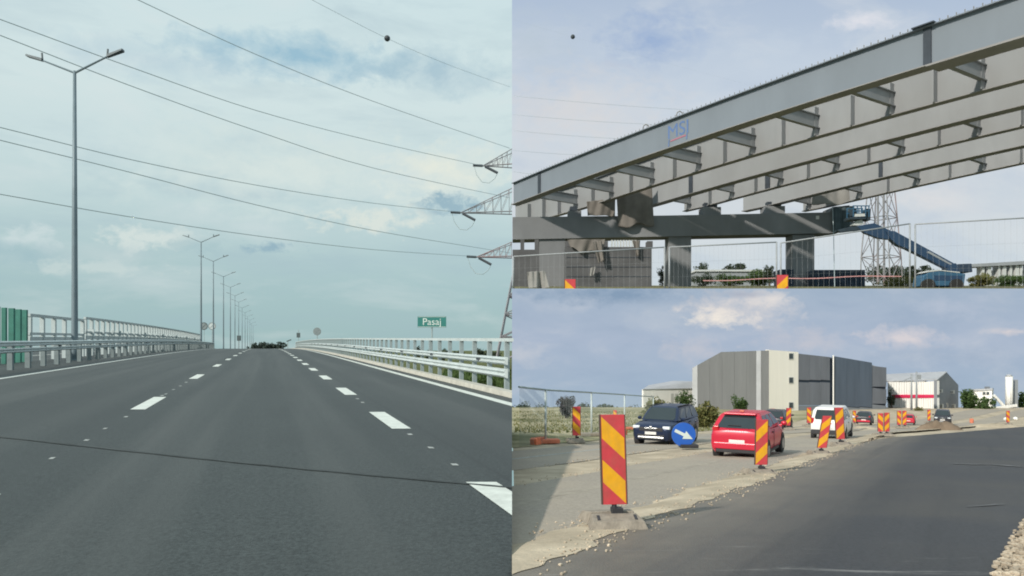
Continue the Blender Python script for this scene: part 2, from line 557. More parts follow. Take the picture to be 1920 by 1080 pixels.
def copy_tree(o, parent=None):
    c = o.copy()
    C.objects.link(c)
    c.parent = parent
    for ch in list(o.children):
        copy_tree(ch, c)
    return c


def W(px, py, Y):
    """point on the sight line of photo pixel (px,py) at distance Y"""
    return Vector(((px - 960) / F * Y, Y, (HOR - py) / F * Y))


def text_mesh(s, mname, size, bold=0.0):
    cu = bpy.data.curves.new('txt', 'FONT')
    cu.body = s
    cu.size = size
    cu.align_x = 'CENTER'
    cu.align_y = 'CENTER'
    cu.extrude = 0.004
    cu.offset = bold
    o = bpy.data.objects.new('txt', cu)
    C.objects.link(o)
    bpy.context.view_layer.update()
    me = bpy.data.meshes.new_from_object(o)
    bpy.data.objects.remove(o)
    me.materials.clear()
    me.materials.append(M[mname])
    return me


# =================================================================== SKY SCREENS OF THE TWO RIGHT-HAND PLACES
def sky_material(name, Yd, vlo, vhi, grad, blobs, s, **kw):
    m = bpy.data.materials.new(name)
    m.use_nodes = True
    t = m.node_tree
    t.nodes.clear()
    o = t.nodes.new('ShaderNodeOutputMaterial')
    e = t.nodes.new('ShaderNodeEmission')
    g = t.nodes.new('ShaderNodeTexCoord')
    sp = t.nodes.new('ShaderNodeSeparateXYZ')
    t.links.new(g.outputs['Object'], sp.inputs[0])
    bl = [((x - 960) / F * Yd, (HOR - y) / F * Yd, sx / F * Yd, sy / F * Yd, c, a, *sh) for (x, y, sx, sy, c, a, *sh) in blobs]
    col = sky_chain(t, sp.outputs[0], sp.outputs[2], (HOR - vlo) / F * Yd, (HOR - vhi) / F * Yd, grad, bl, s, **kw)
    t.links.new(col, e.inputs[0])
    t.links.new(e.outputs[0], o.inputs[0])
    return m


YT = 250.0       # sky behind the bridge site
YB = 70.0        # sky behind the road works
m_top = sky_material('sky over bridge', YT, 540, 0,
                     [(0, (205, 216, 222)), (.35, (209, 216, 222)), (.65, (200, 211, 223)), (.85, (188, 202, 219)), (1, (177, 193, 214))],
                     [(1225, 72, 110, 60, (156, 178, 211), .95), (1010, 90, 90, 70, (186, 200, 213), .7),
                      (1090, 205, 190, 90, (216, 215, 216), .7), (1620, 40, 70, 18, (226, 227, 233), .95),
                      (1450, 120, 200, 60, (196, 209, 223), .6), (1760, 372, 110, 34, (219, 220, 222), .8),
                      (1880, 360, 90, 50, (197, 209, 220), .6)],
                     30.0, streak=(0.9, 1.9), amt=0.45, c_hi=(222, 226, 228), c_lo=(172, 190, 213))
o = MB().box(((320) / 2, YT + .25, 72), (320, .5, 190)).build('sky', m_top)
tag(o, kind='structure')
m_bot = sky_material('sky over road works', YB, 780, 541,
                     [(0, (168, 186, 203)), (.3, (163, 181, 201)), (.6, (170, 184, 204)), (1, (164, 181, 200))],
                     [(1150, 552, 180, 22, (133, 156, 181), .95), (1250, 600, 90, 40, (184, 195, 208), .6),
                      (1390, 578, 118, 40, (214, 211, 212), 1.0), (1350, 598, 74, 20, (240, 232, 222), 1.0), (1440, 560, 50, 16, (226, 221, 218), .9), (1390, 552, 60, 8, (168, 176, 192), .8),
                      (1300, 655, 70, 26, (196, 197, 206), .8), (1500, 640, 110, 28, (194, 196, 206), .8),
                      (1690, 634, 84, 24, (214, 209, 213), 1.0), (1760, 668, 160, 22, (155, 173, 195), .6),
                      (980, 662, 60, 26, (194, 200, 210), .8), (1890, 622, 46, 8, (213, 208, 211), .95),
                      (1790, 575, 90, 24, (184, 194, 210), .7)],
                     6.0, streak=(0.9, 2.2), amt=0.45, c_hi=(200, 205, 214), c_lo=(146, 166, 190))
zt = (HOR - 541) / F * YB
o = MB().box((43.5, YB + .15, (zt - 9) / 2), (87, .3, zt + 9)).build('sky', m_bot)
tag(o, kind='structure')

# =================================================================== LEFT PLACE: the highway
HL = 1.13
SL = -0.32857      # highway heads left of the view axis


def ZL(Y):
    z = -HL + .015 * Y
    if Y > 40:
        z -= 8.7e-5 * (min(Y, 150) - 40) ** 2
    if Y > 150:
        z -= .0191 * (Y - 150)
    return z


def PL(lat, Y, dz=0.0):
    return Vector((lat + SL * Y, Y, ZL(Y) + dz))


def GLp(px, py):
    Y = F * HL / (py - 634.0)
    return (px - 500) / F * Y, Y


def ZR(Y):
    z = -.8 - .0807 * Y
    t = min(max((Y - 38) / 31.0, 0), 1)
    return z + 1.02 * t * t * (3 - 2 * t)


def GR(px, py):
    a, b = .6, 69.5
    for _ in range(50):
        m = (a + b) / 2
        if HOR - F * ZR(m) / m > py:
            a = m
        else:
            b = m
    return (px - 960) / F * a, a


def PR(px, py, dz=0.0):
    x, Y = GR(px, py)
    return Vector((x, Y, ZR(Y) + dz))


def zfield(Y):
    return ZR(Y) if Y < 69.5 else ZR(69.5)


ysteps = [-4, 0] + [3 * i for i in range(1, 30)] + [92, 97, 102, 108, 114, 120, 126, 133, 140, 150, 165, 185, 210, 250, 300, 360, 420]
# field left of the divide
rows = []
for Y in [-60, -5, 0, 5, 10, 20, 30, 38, 46, 54, 62, 69.5, 90, 130, 200, 300, 500, 900, 1600, 3000]:
    rows.append([V(x, Y, zfield(max(Y, 0)) - .12) for x in (-2500, -1200, -600, -300, -150, -80, -40, -20, -8, -.02)])
tag(MB().grid(rows).build('field', 'grass'), kind='structure')

# road surface
rows = [[PL(l, Y) for l in (-30, -22, -16, -9.4, -6, -2, 2, 4.3, 5.25)] for Y in ysteps]
road = MB().grid(rows).clip_x0(-1).build('highway', 'hw_asphalt')
tag(road, kind='structure')
rows = [[PL(5.25, Y), PL(5.6, Y, -.25), V(5.6 + SL * Y + 1.5 * (ZL(Y) - zfield(max(Y, 0))) + .3, Y, zfield(max(Y, 0)) - .3)] for Y in ysteps]
tag(MB().grid(rows).clip_x0(-1).build('embankment', 'slope_grass'), kind='structure')
rows = [[PL(-30, Y), V(-30 + SL * Y - 1.6 * (ZL(Y) - zfield(max(Y, 0))) - .3, Y, zfield(max(Y, 0)) - .3)] for Y in ysteps]
tag(MB().grid(rows).build('embankment', 'slope_grass'), kind='structure')
# wall that carries the highway edge above the lower road on the right
mb = MB()
wy = [-4, 0, 4, 8, 12, 15.8]
for a, b in zip(wy[:-1], wy[1:]):
    mb.hexa([V(-.14, a, ZR(max(a, 0)) - .4), V(-.012, a, ZR(max(a, 0)) - .4), V(-.012, b, ZR(max(b, 0)) - .4), V(-.14, b, ZR(max(b, 0)) - .4)],
            [V(-.14, a, ZL(a) - .012), V(-.012, a, ZL(a) - .012), V(-.012, b, ZL(b) - .012), V(-.14, b, ZL(b) - .012)])
o = mb.build('retaining_wall', 'retaining')
tag(o, 'low concrete retaining wall along the open side of the highway', 'wall')


def road_strip(name, m, l0, l1, y0, y1, dz=.004, parent=road, step=4.0):
    n = max(1, int(math.ceil((y1 - y0) / step)))
    rows = [[PL(l0, y0 + (y1 - y0) * i / n, dz), PL(l1, y0 + (y1 - y0) * i / n, dz)] for i in range(n + 1)]
    mb = MB().grid(rows).clip_x0(-1)
    if not mb.f:
        return None
    return mb.build(name, m, parent)


road_strip('edge_line', 'white_paint', 4.06, 4.27, -3, 250)
road_strip('edge_line', 'white_paint', -7.55, -7.33, -3, 250)
road_strip('edge_line', 'white_paint', -15.3, -15.05, -3, 200)
k = 0
while 3.75 + 5.55 * k < 125:
    y0 = 3.75 + 5.55 * k
    road_strip('lane_dash', 'white_paint', 1.56, 1.80, y0, y0 + 2.1)
    k += 1
k = 0
while 2.9 + 8.9 * k < 125:
    y0 = 2.9 + 8.9 * k
    road_strip('lane_dash', 'white_paint', -2.16, -1.92, y0, y0 + 2.5)
    k += 1
for (px, py, wd) in [(97, 860, 9), (162, 826, 9), (197, 804, 7), (236, 782, 7), (304, 742, 6), (311, 739, 5), (325, 731, 5), (338, 724, 5), (349, 717, 5),
                     (769, 815, 9), (808, 840, 10), (853, 872, 12), (670, 748, 6), (680, 755, 6)]:
    l, Y = GLp(px, py)
    hw = wd / F * Y / 2
    road_strip('paint_mark', 'worn_paint', l - hw, l + hw, Y * (1 - .006), Y * (1 + .006) + .02)
# dark line running across the carriageway
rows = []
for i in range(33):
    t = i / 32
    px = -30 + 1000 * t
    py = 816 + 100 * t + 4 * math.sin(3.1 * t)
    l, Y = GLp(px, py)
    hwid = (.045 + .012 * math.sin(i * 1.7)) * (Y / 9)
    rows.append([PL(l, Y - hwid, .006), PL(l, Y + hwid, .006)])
MB().grid(rows).clip_x0(-1).build('cross_line', 'dark_line', road)
# kerb on the right
mb = MB()
ks = [y for y in ysteps if 9 <= y <= 200]
for a, b in zip(ks[:-1], ks[1:]):
    mb.hexa([PL(4.6, a, -.05), PL(4.85, a, -.05), PL(4.85, b, -.05), PL(4.6, b, -.05)], [PL(4.62, a, .1), PL(4.85, a, .1), PL(4.85, b, .1), PL(4.62, b, .1)])
tag(mb.clip_x0(-1).build('kerb', 'kerb'), kind='structure')


# ---- barriers
def rail(name, m, lat, y0, y1, h0, h1, th, parent, step=3.0, wave=False):
    mb = MB()
    n = max(1, int((y1 - y0) / step))
    ys = [y0 + (y1 - y0) * i / n for i in range(n + 1)]
    prof = [(-th / 2, h0), (th / 2, h0), (th / 2, h1), (-th / 2, h1)]
    if wave:
        hh = h1 - h0
        prof = [(0, h0), (th * .55, h0 + .1 * hh), (th, h0 + .25 * hh), (th * .3, h0 + .5 * hh), (th, h0 + .75 * hh), (th * .55, h0 + .9 * hh), (0, h1), (-.012, h1), (-.012, h0)]
        prof = [(-a * wave, b) for a, b in prof]
    rows = [[PL(lat + a, y, b) for a, b in prof] + [PL(lat + prof[0][0], y, prof[0][1])] for y in ys]
    mb.grid(rows)
    mb.poly([PL(lat + a, ys[0], b) for a, b in prof])
    mb.poly([PL(lat + a, ys[-1], b) for a, b in prof])
    return mb.build(name, m, parent)


b1 = thing('guard_railing', PL(4.97, 15.3), 'tall galvanised guard rail with open top railing along the right edge of the highway', 'guard rail')
post_me = MB().box((0, 0, .54), (.10, .07, 1.08), math.atan(-SL)).mesh('post', 'galv_post')
Y = 15.45
while Y < 128:
    link('post', post_me, b1, PL(4.97, Y))
    Y += 1.2
rail('lower_rail', 'galv', 4.9, 15.2, 128, .31, .50, .085, b1, wave=1)
rail('middle_rail', 'galv', 4.9, 15.2, 128, .58, .74, .085, b1, wave=1)
rail('top_rail', 'galv', 4.97, 15.2, 128, 1.06, 1.13, .11, b1)
rf_me = MB().box((0, 0, 0), (.06, .1, .05)).mesh('reflector', 'splice')
for i in range(14):
    link('reflector', rf_me, b1, PL(4.8, 17 + 4.8 * i, .66))

b2 = thing('guard_railing', PL(-9.06, 20), 'low galvanised double guard rail between the carriageways, beside the tall lamp post', 'guard rail')
pm = MB().box((0, 0, .42), (.19, .1, .84), 0).mesh('post', 'post_dark')
Y = 22.5
while Y < 128:
    link('post', pm, b2, PL(-9.06, Y))
    Y += 1.95
rail('upper_rail', 'galv', -9.0, 20, 128, .83, 1.03, .085, b2, wave=-1)
rail('lower_rail', 'galv', -9.0, 20, 128, .60, .78, .085, b2, wave=-1)
rf_me = MB().box((0, 0, 0), (.08, .12, .06)).mesh('reflector', 'splice')
for i in range(11):
    link('reflector', rf_me, b2, PL(-8.93, 24.5 + 7.8 * i, .80))


def tall_rail(y0, y1, top, mid, low, sp, label, dens=False):
    r = thing('parapet_railing', PL(-11.5, y0), label, 'railing')
    n = int((y1 - y0) / sp)
    pmesh = MB().box((0, 0, top / 2), (.22, .12, top)).mesh('post', 'parapet')
    for i in range(n + 1):
        link('post', pmesh, r, PL(-11.5, y0 + .1 + (y1 - y0 - .2) * i / n))
    rail('top_rail', 'parapet', -11.5, y0, y1, top - .02, top + .12, .16, r)
    rail('middle_rail', 'parapet', -11.5, y0, y1, mid, mid + .13, .12, r)
    rail('lower_rail', 'parapet', -11.5, y0, y1, low, low + .25, .12, r)
    if dens:
        pp = MB().box((0, 0, (mid + .13 + low) / 2 + .2), (.5, .05, mid - low)).mesh('infill_panel', 'parapet')
        for i in range(int((y1 - y0) / 3)):
            link('infill_panel', pp, r, PL(-11.5, y0 + 1.5 + 3 * i))
    return r


tall_rail(36.1, 46.7, 2.2, 1.28, .95, 1.8, 'short pale parapet railing between the green panels and the tall lamp post')
tall_rail(47.2, 128, 2.36, 1.45, 1.05, 1.7, 'long pale parapet railing of the far carriageway running to the crest', True)

nb = thing('noise_barrier', PL(-11.5, 33.5), 'four dark green noise barrier panels at the far left edge', 'noise barrier')
for (xa, xb, yt) in [(-9, -1, 575), (4, 12, 577), (17, 27, 578), (30, 39.5, 580), (41.5, 51, 581)]:
    xc = (xa + xb) / 2
    Yq = F * 11.5 / (500 - xc)
    c = PL(-11.5, Yq)
    hw = (xb - xa) / 2 / F * Yq
    zt_ = (HOR - yt) / F * Yq
    MB().hexa([c + V(-hw, -.06, 0), c + V(hw, -.06, 0), c + V(hw, .06, 0), c + V(-hw, .06, 0)],
              [V(c.x - hw, c.y - .06, zt_), V(c.x + hw, c.y - .06, zt_), V(c.x + hw, c.y + .06, zt_), V(c.x - hw, c.y + .06, zt_)]).build('panel', 'green_panel', nb)


# ---- lamp posts
def lamp(px, py, i, arm, label):
    Yq = F * 9.8 / (500 - px)
    top = W(px, py, Yq)
    base = PL(-9.8, Yq)
    top.x = base.x
    t = thing('lamp_post', base, label, 'lamp post', 'double-arm lamp posts along the median')
    rr = .12 if i else .125
    MB().tube([base, base + V(0, 0, .5), base + (top - base) * .5, top], [rr * 1.25, rr * 1.25, rr, rr * .6], 10).build('pole', 'pole', t, True)
    if i < 4:
        MB().tube([base - V(0, 0, .05), base + V(0, 0, .06)], rr * 2.6, 10).build('base_plate', 'pole', t)
    for sgn in (-1, 1):
        tip = top + V(sgn * arm * .68, -.25 * sgn, arm * .24)
        head = top + V(sgn * arm, -.35 * sgn, arm * .345)
        a = MB().tube([top - V(0, 0, .1), tip], [.06, .045], 6).build('arm', 'pole', t)
        d = (head - tip).normalized()
        up = V(-d.z * sgn, 0, d.x * sgn) * sgn
        sd = V(0, .16, 0)
        hb = MB().hexa([tip - sd * .6 - V(0, 0, .05), tip + sd * .6 - V(0, 0, .05), head + sd - V(0, 0, .05), head - sd - V(0, 0, .05)],
                       [tip - sd * .6 + V(0, 0, .09), tip + sd * .6 + V(0, 0, .09), head + sd * .8 + V(0, 0, .05), head - sd * .8 + V(0, 0, .05)]).build('lamp_head', 'lamp_body', t)
        if i < 3:
            MB().tube([tip + V(0, 0, .05), tip + V(.03 * sgn, 0, .38)], .05, 6).build('photocell', 'lamp_body', hb)
    return t


ords = ['tall double-arm lamp post in the foreground at left', 'double-arm lamp post second from the camera', 'double-arm lamp post third from the camera',
        'double-arm lamp post fourth from the camera', 'double-arm lamp post fifth from the camera', 'double-arm lamp post sixth from the camera',
        'double-arm lamp post seventh from the camera', 'small double-arm lamp post eighth from the camera', 'small far lamp post ninth from the camera',
        'small far lamp post tenth from the camera', 'tiny lamp post eleventh from the camera', 'tiny lamp post twelfth from the camera', 'farthest tiny lamp post near the crest']
lp = [(140, 133), (377, 453), (400, 489), (419, 518), (432, 538), (440.5, 554), (447.5, 566), (454, 577), (459.5, 586), (464, 593.5), (468.5, 600), (472, 606), (475, 611)]
for i, ((x, y), lb) in enumerate(zip(lp, ords)):
    lamp(x, y, i, 2.65 if i == 0 else 2.85, lb)


# ---- signs on the highway
def ngon(c, r, n, ax=(1, 0, 0), ay=(0, 0, 1)):
    ax, ay = Vector(ax), Vector(ay)
    return [Vector(c) + ax * r * math.cos(2 * math.pi * k / n) + ay * r * math.sin(2 * math.pi * k / n) for k in range(n)]


def disc_sign(px, py, r, lat, label, face, symbol=None):
    Yq = F * lat / (px - 500)
    c = W(px, py, Yq)
    base = PL(lat, Yq)
    base.x = c.x
    t = thing('road_sign', base, label, 'road sign')
    MB().tube([base + V(0, .06, 0), V(c.x, c.y + .06, c.z + r / F * Yq * .6)], .045, 6).build('post', 'galv_post', t)
    R = r / F * Yq
    p = MB().extrude(ngon(c, R, 20), (0, .03, 0)).build('sign_plate', face, t)
    if symbol:
        MB().extrude(ngon(c - V(0, .012, 0), R * .78, 20), (0, .008, 0)).build('sign_field', symbol, p)
        MB().bar(c + V(-R * .45, -.02, -R * .45), c + V(R * .45, -.02, R * .45), .01, R * .16).build('sign_stroke', face, p)
    return t


disc_sign(382.5, 611.5, 7.2, -11.0, 'dark round road sign beside the second lamp post', 'sign_dark', 'sign_back')
disc_sign(397.5, 611.5, 7.2, -10.6, 'grey round road sign right of the dark round one', 'sign_back', 'galv')
disc_sign(594.5, 621.5, 7.5, 5.9, 'grey round road sign above the right guard rail', 'sign_back', 'sign_back')
Yq = 125
c = W(559.5, 628.5, Yq)
t = thing('road_sign', V(c.x, Yq, ZL(Yq)), 'small dark rectangular sign on a post near the crest', 'road sign')
MB().box(c, (.6, .06, .8)).build('sign_plate', 'sign_dark', t)
MB().tube([V(c.x, Yq + .06, ZL(Yq)), c + V(0, .06, .9)], .05, 6).build('post', 'galv_post', t)
Yq = 118
c = W(539.5, 640, Yq)
t = thing('roadside_camera', V(c.x, Yq, ZL(Yq)), 'small angled camera head on a short post at the crest', 'camera')
MB().tube([V(c.x, Yq, ZL(Yq)), c], .05, 6).build('post', 'galv_post', t)
MB().bar(c + V(-.15, 0, .0), c + V(.55, -.1, .25), .16).build('camera_head', 'sign_dark', t)
Yq = 130
c = W(448, 634, Yq)
t = thing('control_box', V(c.x, Yq, ZL(Yq)), 'dark roadside cabinet at the crest beside the lamp posts', 'cabinet')
MB().box(c, (.6, .3, .9)).build('cabinet', 'sign_dark', t)
MB().tube([V(c.x, Yq, ZL(Yq)), c], .06, 6).build('post', 'galv_post', t)

Yq = 46.0
a, b = W(783, 593, Yq), W(836.5, 614, Yq)
cx = (a.x + b.x) / 2
t = thing('name_sign', V(cx, Yq, zfield(Yq)), 'green rectangular sign reading Pasaj on a single post behind the right guard rail', 'sign')
pl_ = MB().hexa([V(a.x, Yq, b.z), V(b.x, Yq, b.z), V(b.x, Yq + .05, b.z), V(a.x, Yq + .05, b.z)], [V(a.x, Yq, a.z), V(b.x, Yq, a.z), V(b.x, Yq + .05, a.z), V(a.x, Yq + .05, a.z)]).build('sign_plate', 'sign_green', t)
bw = .03
for (x0, x1, z0, z1) in [(a.x + .02, b.x - .02, b.z + .02, b.z + .02 + bw), (a.x + .02, b.x - .02, a.z - .02 - bw, a.z - .02)]:
    MB().box(((x0 + x1) / 2, Yq - .004, (z0 + z1) / 2), (x1 - x0, .006, z1 - z0)).build('border_line', 'galv', pl_)
me = text_mesh('Pasaj', 'sign_white', .60)
lt = bpy.data.objects.new('lettering', me)
C.objects.link(lt)
lt.parent = pl_
lt.rotation_euler = (math.radians(90), 0, 0)
lt.location = V(cx, Yq - .01, (a.z + b.z) / 2 - .01) - wloc(pl_)
MB().tube([V(cx, Yq + .09, zfield(Yq)), V(cx, Yq + .09, a.z - .1)], .04, 6).build('post', 'galv_post', t)

# ---- pylon and cables of the left place
YP = 280.0


def lattice(mb, c0, w0, c1, w1, n, r, rot=0.0):
    cor = [(1, 1), (-1, 1), (-1, -1), (1, -1)]
    R = Matrix.Rotation(rot, 3, 'Z')

    def pt(i, t):
        c = c0 + (c1 - c0) * t
        ww = w0 + (w1 - w0) * t
        return c + R @ Vector((cor[i][0] * ww / 2, cor[i][1] * ww / 2, 0))
    for i in range(4):
        mb.tube([pt(i, 0), pt(i, 1)], r * 1.5, 4)
    # panels get shorter with the width
    ts = [0]
    q = (max(w1, .01) / w0) ** (1 / max(1, n))
    tot = sum(q ** k for k in range(n))
    for k in range(n):
        ts.append(ts[-1] + q ** k / tot)
    for a, b in zip(ts[:-1], ts[1:]):
        for i in range(4):
            j = (i + 1) % 4
            mb.tube([pt(i, a), pt(j, b)], r, 4)
            mb.tube([pt(j, a), pt(i, b)], r, 4)
            mb.tube([pt(i, b), pt(j, b)], r, 4)


gz = zfield(200)
pc = W(990, 600, YP)
P = lambda z: V(pc.x, YP, z)
zw = (HOR - 500) / F * YP
ztop = (HOR - 190) / F * YP
py1 = thing('pylon', P(gz), 'tall lattice power pylon with three arms right of the highway', 'pylon')
mb = MB()
lattice(mb, P(gz), 24, P(zw), 10, 5, .22)
lattice(mb, P(zw), 10, P(ztop), 7, 6, .17)
lattice(mb, P(ztop), 7, P(ztop + 9), 1, 2, .15)
mb.build('tower', 'pylon', py1)
tips = [(905, 311, 278), (863, 399, 352), (893, 482, 452)]
for (x, y, yu) in tips:
    tip = W(x, y, YP)
    zl, zu = tip.z, (HOR - yu) / F * YP
    mb = MB()
    for s_ in (-3.5, 3.5):
        lo = V(pc.x - 4, YP + s_, zl)
        hi = V(pc.x - 4, YP + s_, zu)
        mb.tube([tip, lo], .22, 4)
        mb.tube([tip, hi], .16, 4)
        n = 7
        for k in range(n):
            t0, t1 = k / n, (k + 1) / n
            a, b = tip.lerp(lo, t0), tip.lerp(hi, t1)
            mb.tube([a, b], .08, 4)
            mb.tube([tip.lerp(lo, t1), tip.lerp(hi, t1)], .08, 4)
    am = mb.build('cross_arm', 'pylon', py1)
    mb = MB()
    mt = V(2 * pc.x - tip.x, YP, tip.z)
    for s_ in (-3.5, 3.5):
        mb.tube([mt, V(pc.x + 4, YP + s_, zl)], .2, 4)
        mb.tube([mt, V(pc.x + 4, YP + s_, zu)], .16, 4)
    mb.build('cross_arm', 'pylon', py1)
    i0, i1 = tip + V(0, -.1, 0), tip + V(5.6, -1.5, -3.0)
    MB().tube([i0 + V(-3.6, 0, .2), i0], .5, 6).build('insulator', 'ball', am)
    MB().tube([i0 + V(1.0, -.4, -.4), i1], .55, 6).build('insulator', 'ball', am)
    lp_ = [i0 + V(-3.2, 0, 0), i0 + V(-2.2, -.2, -3.5), i0 + V(-.2, -.4, -6.2), i0 + V(2.5, -.8, -6.6), i0 + V(4.6, -1, -5), i1]
    MB().tube(lp_, .13, 5).build('jumper_loop', 'cable', am)


def spline(pts, n=24):
    out_ = []
    m = len(pts)
    for i in range(m - 1):
        p0 = pts[max(i - 1, 0)]
        p1, p2 = pts[i], pts[i + 1]
        p3 = pts[min(i + 2, m - 1)]
        for k in range(n // (m - 1) + 1):
            t = k / (n // (m - 1) + 1)
            out_.append(.5 * ((2 * p1) + (p2 - p0) * t + (2 * p0 - 5 * p1 + 4 * p2 - p3) * t * t + (3 * p1 - p0 - 3 * p2 + p3) * t ** 3))
    out_.append(pts[-1])
    return out_


def cable(pxs, Ya, Yb, r, label):
    n = len(pxs)
    x0, x1 = pxs[0][0], pxs[-1][0]
    pts = [W(x, y, 1 / ((1 / Ya) + (1 / Yb - 1 / Ya) * (x - x0) / (x1 - x0))) for x, y in pxs]
    o = MB().tube(spline(pts), r, 6).build('power_cable', 'cable', None, True)
    return tag(o, label, 'cable', 'overhead power cables left')


cable([(-120, -8), (5, 38), (240, 124), (480, 207), (700, 265), (905, 311)], 130, YP - .5, .08, 'power cable crossing the left lamp head and ending at the topmost pylon arm')
cable([(-120, 22), (5, 68), (240, 159), (480, 245), (700, 315), (956, 371)], 130, YP - 6, .08, 'power cable crossing the first lamp post just below its head')
cable([(140, -58), (270, 5), (480, 102), (700, 190), (956, 278)], 150, YP - 6, .08, 'power cable entering at the top edge left of the marker ball cable')
gw = cable([(470, -60), (595, 5), (726, 72), (840, 121), (956, 163)], 170, YP - 6, .045, 'thin earth wire carrying a dark marker ball, highest of the cables')
cable([(-120, 212), (5, 240), (240, 298), (480, 347), (700, 381), (863, 398)], 130, YP - .5, .08, 'power cable ending at the middle pylon arm')
cable([(-120, 232), (5, 264), (240, 322), (480, 384), (700, 432), (905, 466), (956, 474)], 130, YP - 6, .08, 'power cable running just above the lowest pylon arm')
cable([(-120, 344), (5, 365), (240, 406), (480, 442), (700, 468), (893, 481)], 130, YP - .5, .08, 'lowest power cable, ending at the lowest pylon arm')
Yg = 1 / (1 / 170 + (1 / (YP - 6) - 1 / 170) * (726 - 470) / (956 - 470))
tag(MB().sphere(W(726, 72, Yg), 5.6 / F * Yg, 14, 9).build('marker_ball', 'ball', None, True), 'dark round aircraft marker ball on the thin wire over the highway', 'marker ball')


# ---- vegetation
def foliage(mb, c, rx, ry, rz, n, s, rng, clumps=7):
    cs = []
    for _ in range(clumps):
        d = Vector((rng.gauss(0, 1), rng.gauss(0, 1), rng.gauss(0, 1))).normalized() * rng.uniform(.25, .85)
        cs.append((Vector((d.x * rx, d.y * ry, d.z * rz)), rng.uniform(.18, .45)))
    for _ in range(n):
        cc, cr = rng.choice(cs)
        d = Vector((rng.gauss(0, 1), rng.gauss(0, 1), rng.gauss(0, 1))).normalized() * (rng.random() ** .4) * cr
        p = Vector(c) + cc + Vector((d.x * rx, d.y * ry, d.z * rz))
        a = Vector((rng.gauss(0, 1), rng.gauss(0, 1), rng.gauss(0, .6))).normalized() * s * rng.uniform(.6, 1.3)
        b = a.cross(Vector((rng.gauss(0, 1), rng.gauss(0, 1), rng.gauss(0, 1)))).normalized() * s * rng.uniform(.35, .8)
        mb.add([p - a, p + b, p + a, p - b], [(0, 1, 2, 3)])
    return mb


def tree(x0, x1, ytop, ybase, Y, zg, m, label, cat='tree', group=None, n=700, name='tree', seed=1, trunk=True):
    rng = random.Random(seed)
    k = Y / F
    xc = (x0 + x1) / 2
    rx = (x1 - x0) / 2 * k
    ztop_, zb = (HOR - ytop) * k, (HOR - ybase) * k
    rz = (ztop_ - zb) / 2
    X = (xc - 960) * k
    t = thing(name, V(X, Y, zg), label, cat, group)
    mb = MB()
    foliage(mb, V(X, Y, (ztop_ + zb) / 2), rx * 1.1, min(rx, 4) * .9, rz * 1.15, int(n * 2.4), max(1.3 * k, min(rx, rz) * .12), rng, 15 + int((x1 - x0) / 3))
    mb.build('crown', m, t)
    if trunk:
        c = V(X, Y, zb + rz * .9)
        tb = MB().tube([V(X, Y, zg), V(X + rx * .03, Y, (zg + c.z) / 2), c], [rx * .13, rx * .09, rx * .05], 6)
        for _ in range(4):
            e = c + V(rng.uniform(-.6, .6) * rx, 0, rng.uniform(.1, .6) * rz)
            tb.tube([c - V(0, 0, rz * .4), e], [rx * .05, rx * .02], 5)
        tb.build('trunk', 'bark', t)
    return t


cr_names = ['leftmost dark tree of the row on the road crest', 'second dark tree from the left on the road crest', 'dark tree in the middle of the row on the crest',
            'dark tree right of the middle on the crest', 'largest dark tree at the right end of the crest row']
for i, (x0, x1, yt) in enumerate([(470, 488, 643), (482, 500, 641), (493, 510, 643), (504, 521, 642), (514, 537, 641)]):
    tree(x0, x1, yt, 658, 424 + i, ZL(420), 'leaf_haze', cr_names[i], 'tree', 'trees on the crest', 420, 'tree', 10 + i)
far = [(470, 476, 648, 'tiny dark shrub left of the crest trees'), (462, 468, 649, 'tiny far shrub near the small lamp posts')]
for i, (x0, x1, yt, lb) in enumerate(far):
    tree(x0, x1, yt, 656, 430, ZL(420), 'leaf_dark', lb, 'shrub', None, 90, 'shrub', 30 + i)
ft = ['far dark tree behind the right guard rail below the green sign', 'second far tree behind the right guard rail, right of the sign post', 'rounded far tree behind the right guard rail, third from the left',
      'far tree fourth from the left behind the right guard rail', 'largest far tree behind the right guard rail near the pylon', 'far tree nearest the pylon foot behind the guard rail']
for i, (x0, x1, yt) in enumerate([(778, 794, 648), (798, 812, 650), (822, 842, 655), (850, 872, 655), (880, 915, 652), (912, 940, 656)]):
    tree(x0, x1, yt, 676, 330 + 8 * i, gz, 'leaf_dark', ft[i], 'tree', 'far trees right of the highway', 420, 'tree', 50 + i)
tree(893, 930, 704, 735, 90, zfield(90), 'leaf_green', 'green bush seen through the right guard rail posts', 'bush', None, 700, 'bush', 61)
tree(845, 880, 712, 728, 105, zfield(105), 'leaf_green', 'low green bush behind the guard rail left of the larger bush', 'bush', None, 400, 'bush', 62)

# grass on the field right of the highway
rng = random.Random(3)
mb = MB()
for _ in range(6000):
    Y = rng.uniform(70, 190)
    x = rng.uniform(-.08 * Y - 2, -.3)
    h = rng.uniform(.3, .9)
    p = V(x, Y, zfield(Y) - .15)
    a = rng.uniform(0, math.pi)
    d = V(math.cos(a), math.sin(a), 0) * rng.uniform(.1, .3)
    mb.add([p - d, p + d, p + V(rng.uniform(-.2, .2), 0, h)], [(0, 1, 2)])
tag(mb.build('grass', 'leaf_green'), 'tall green grass on the field right of the highway', 'grass', kind='stuff')

# =================================================================== TOP RIGHT: the bridge site
ST, HT = 122.0 / F, .40


def ZT(Y):
    return ST * Y - HT


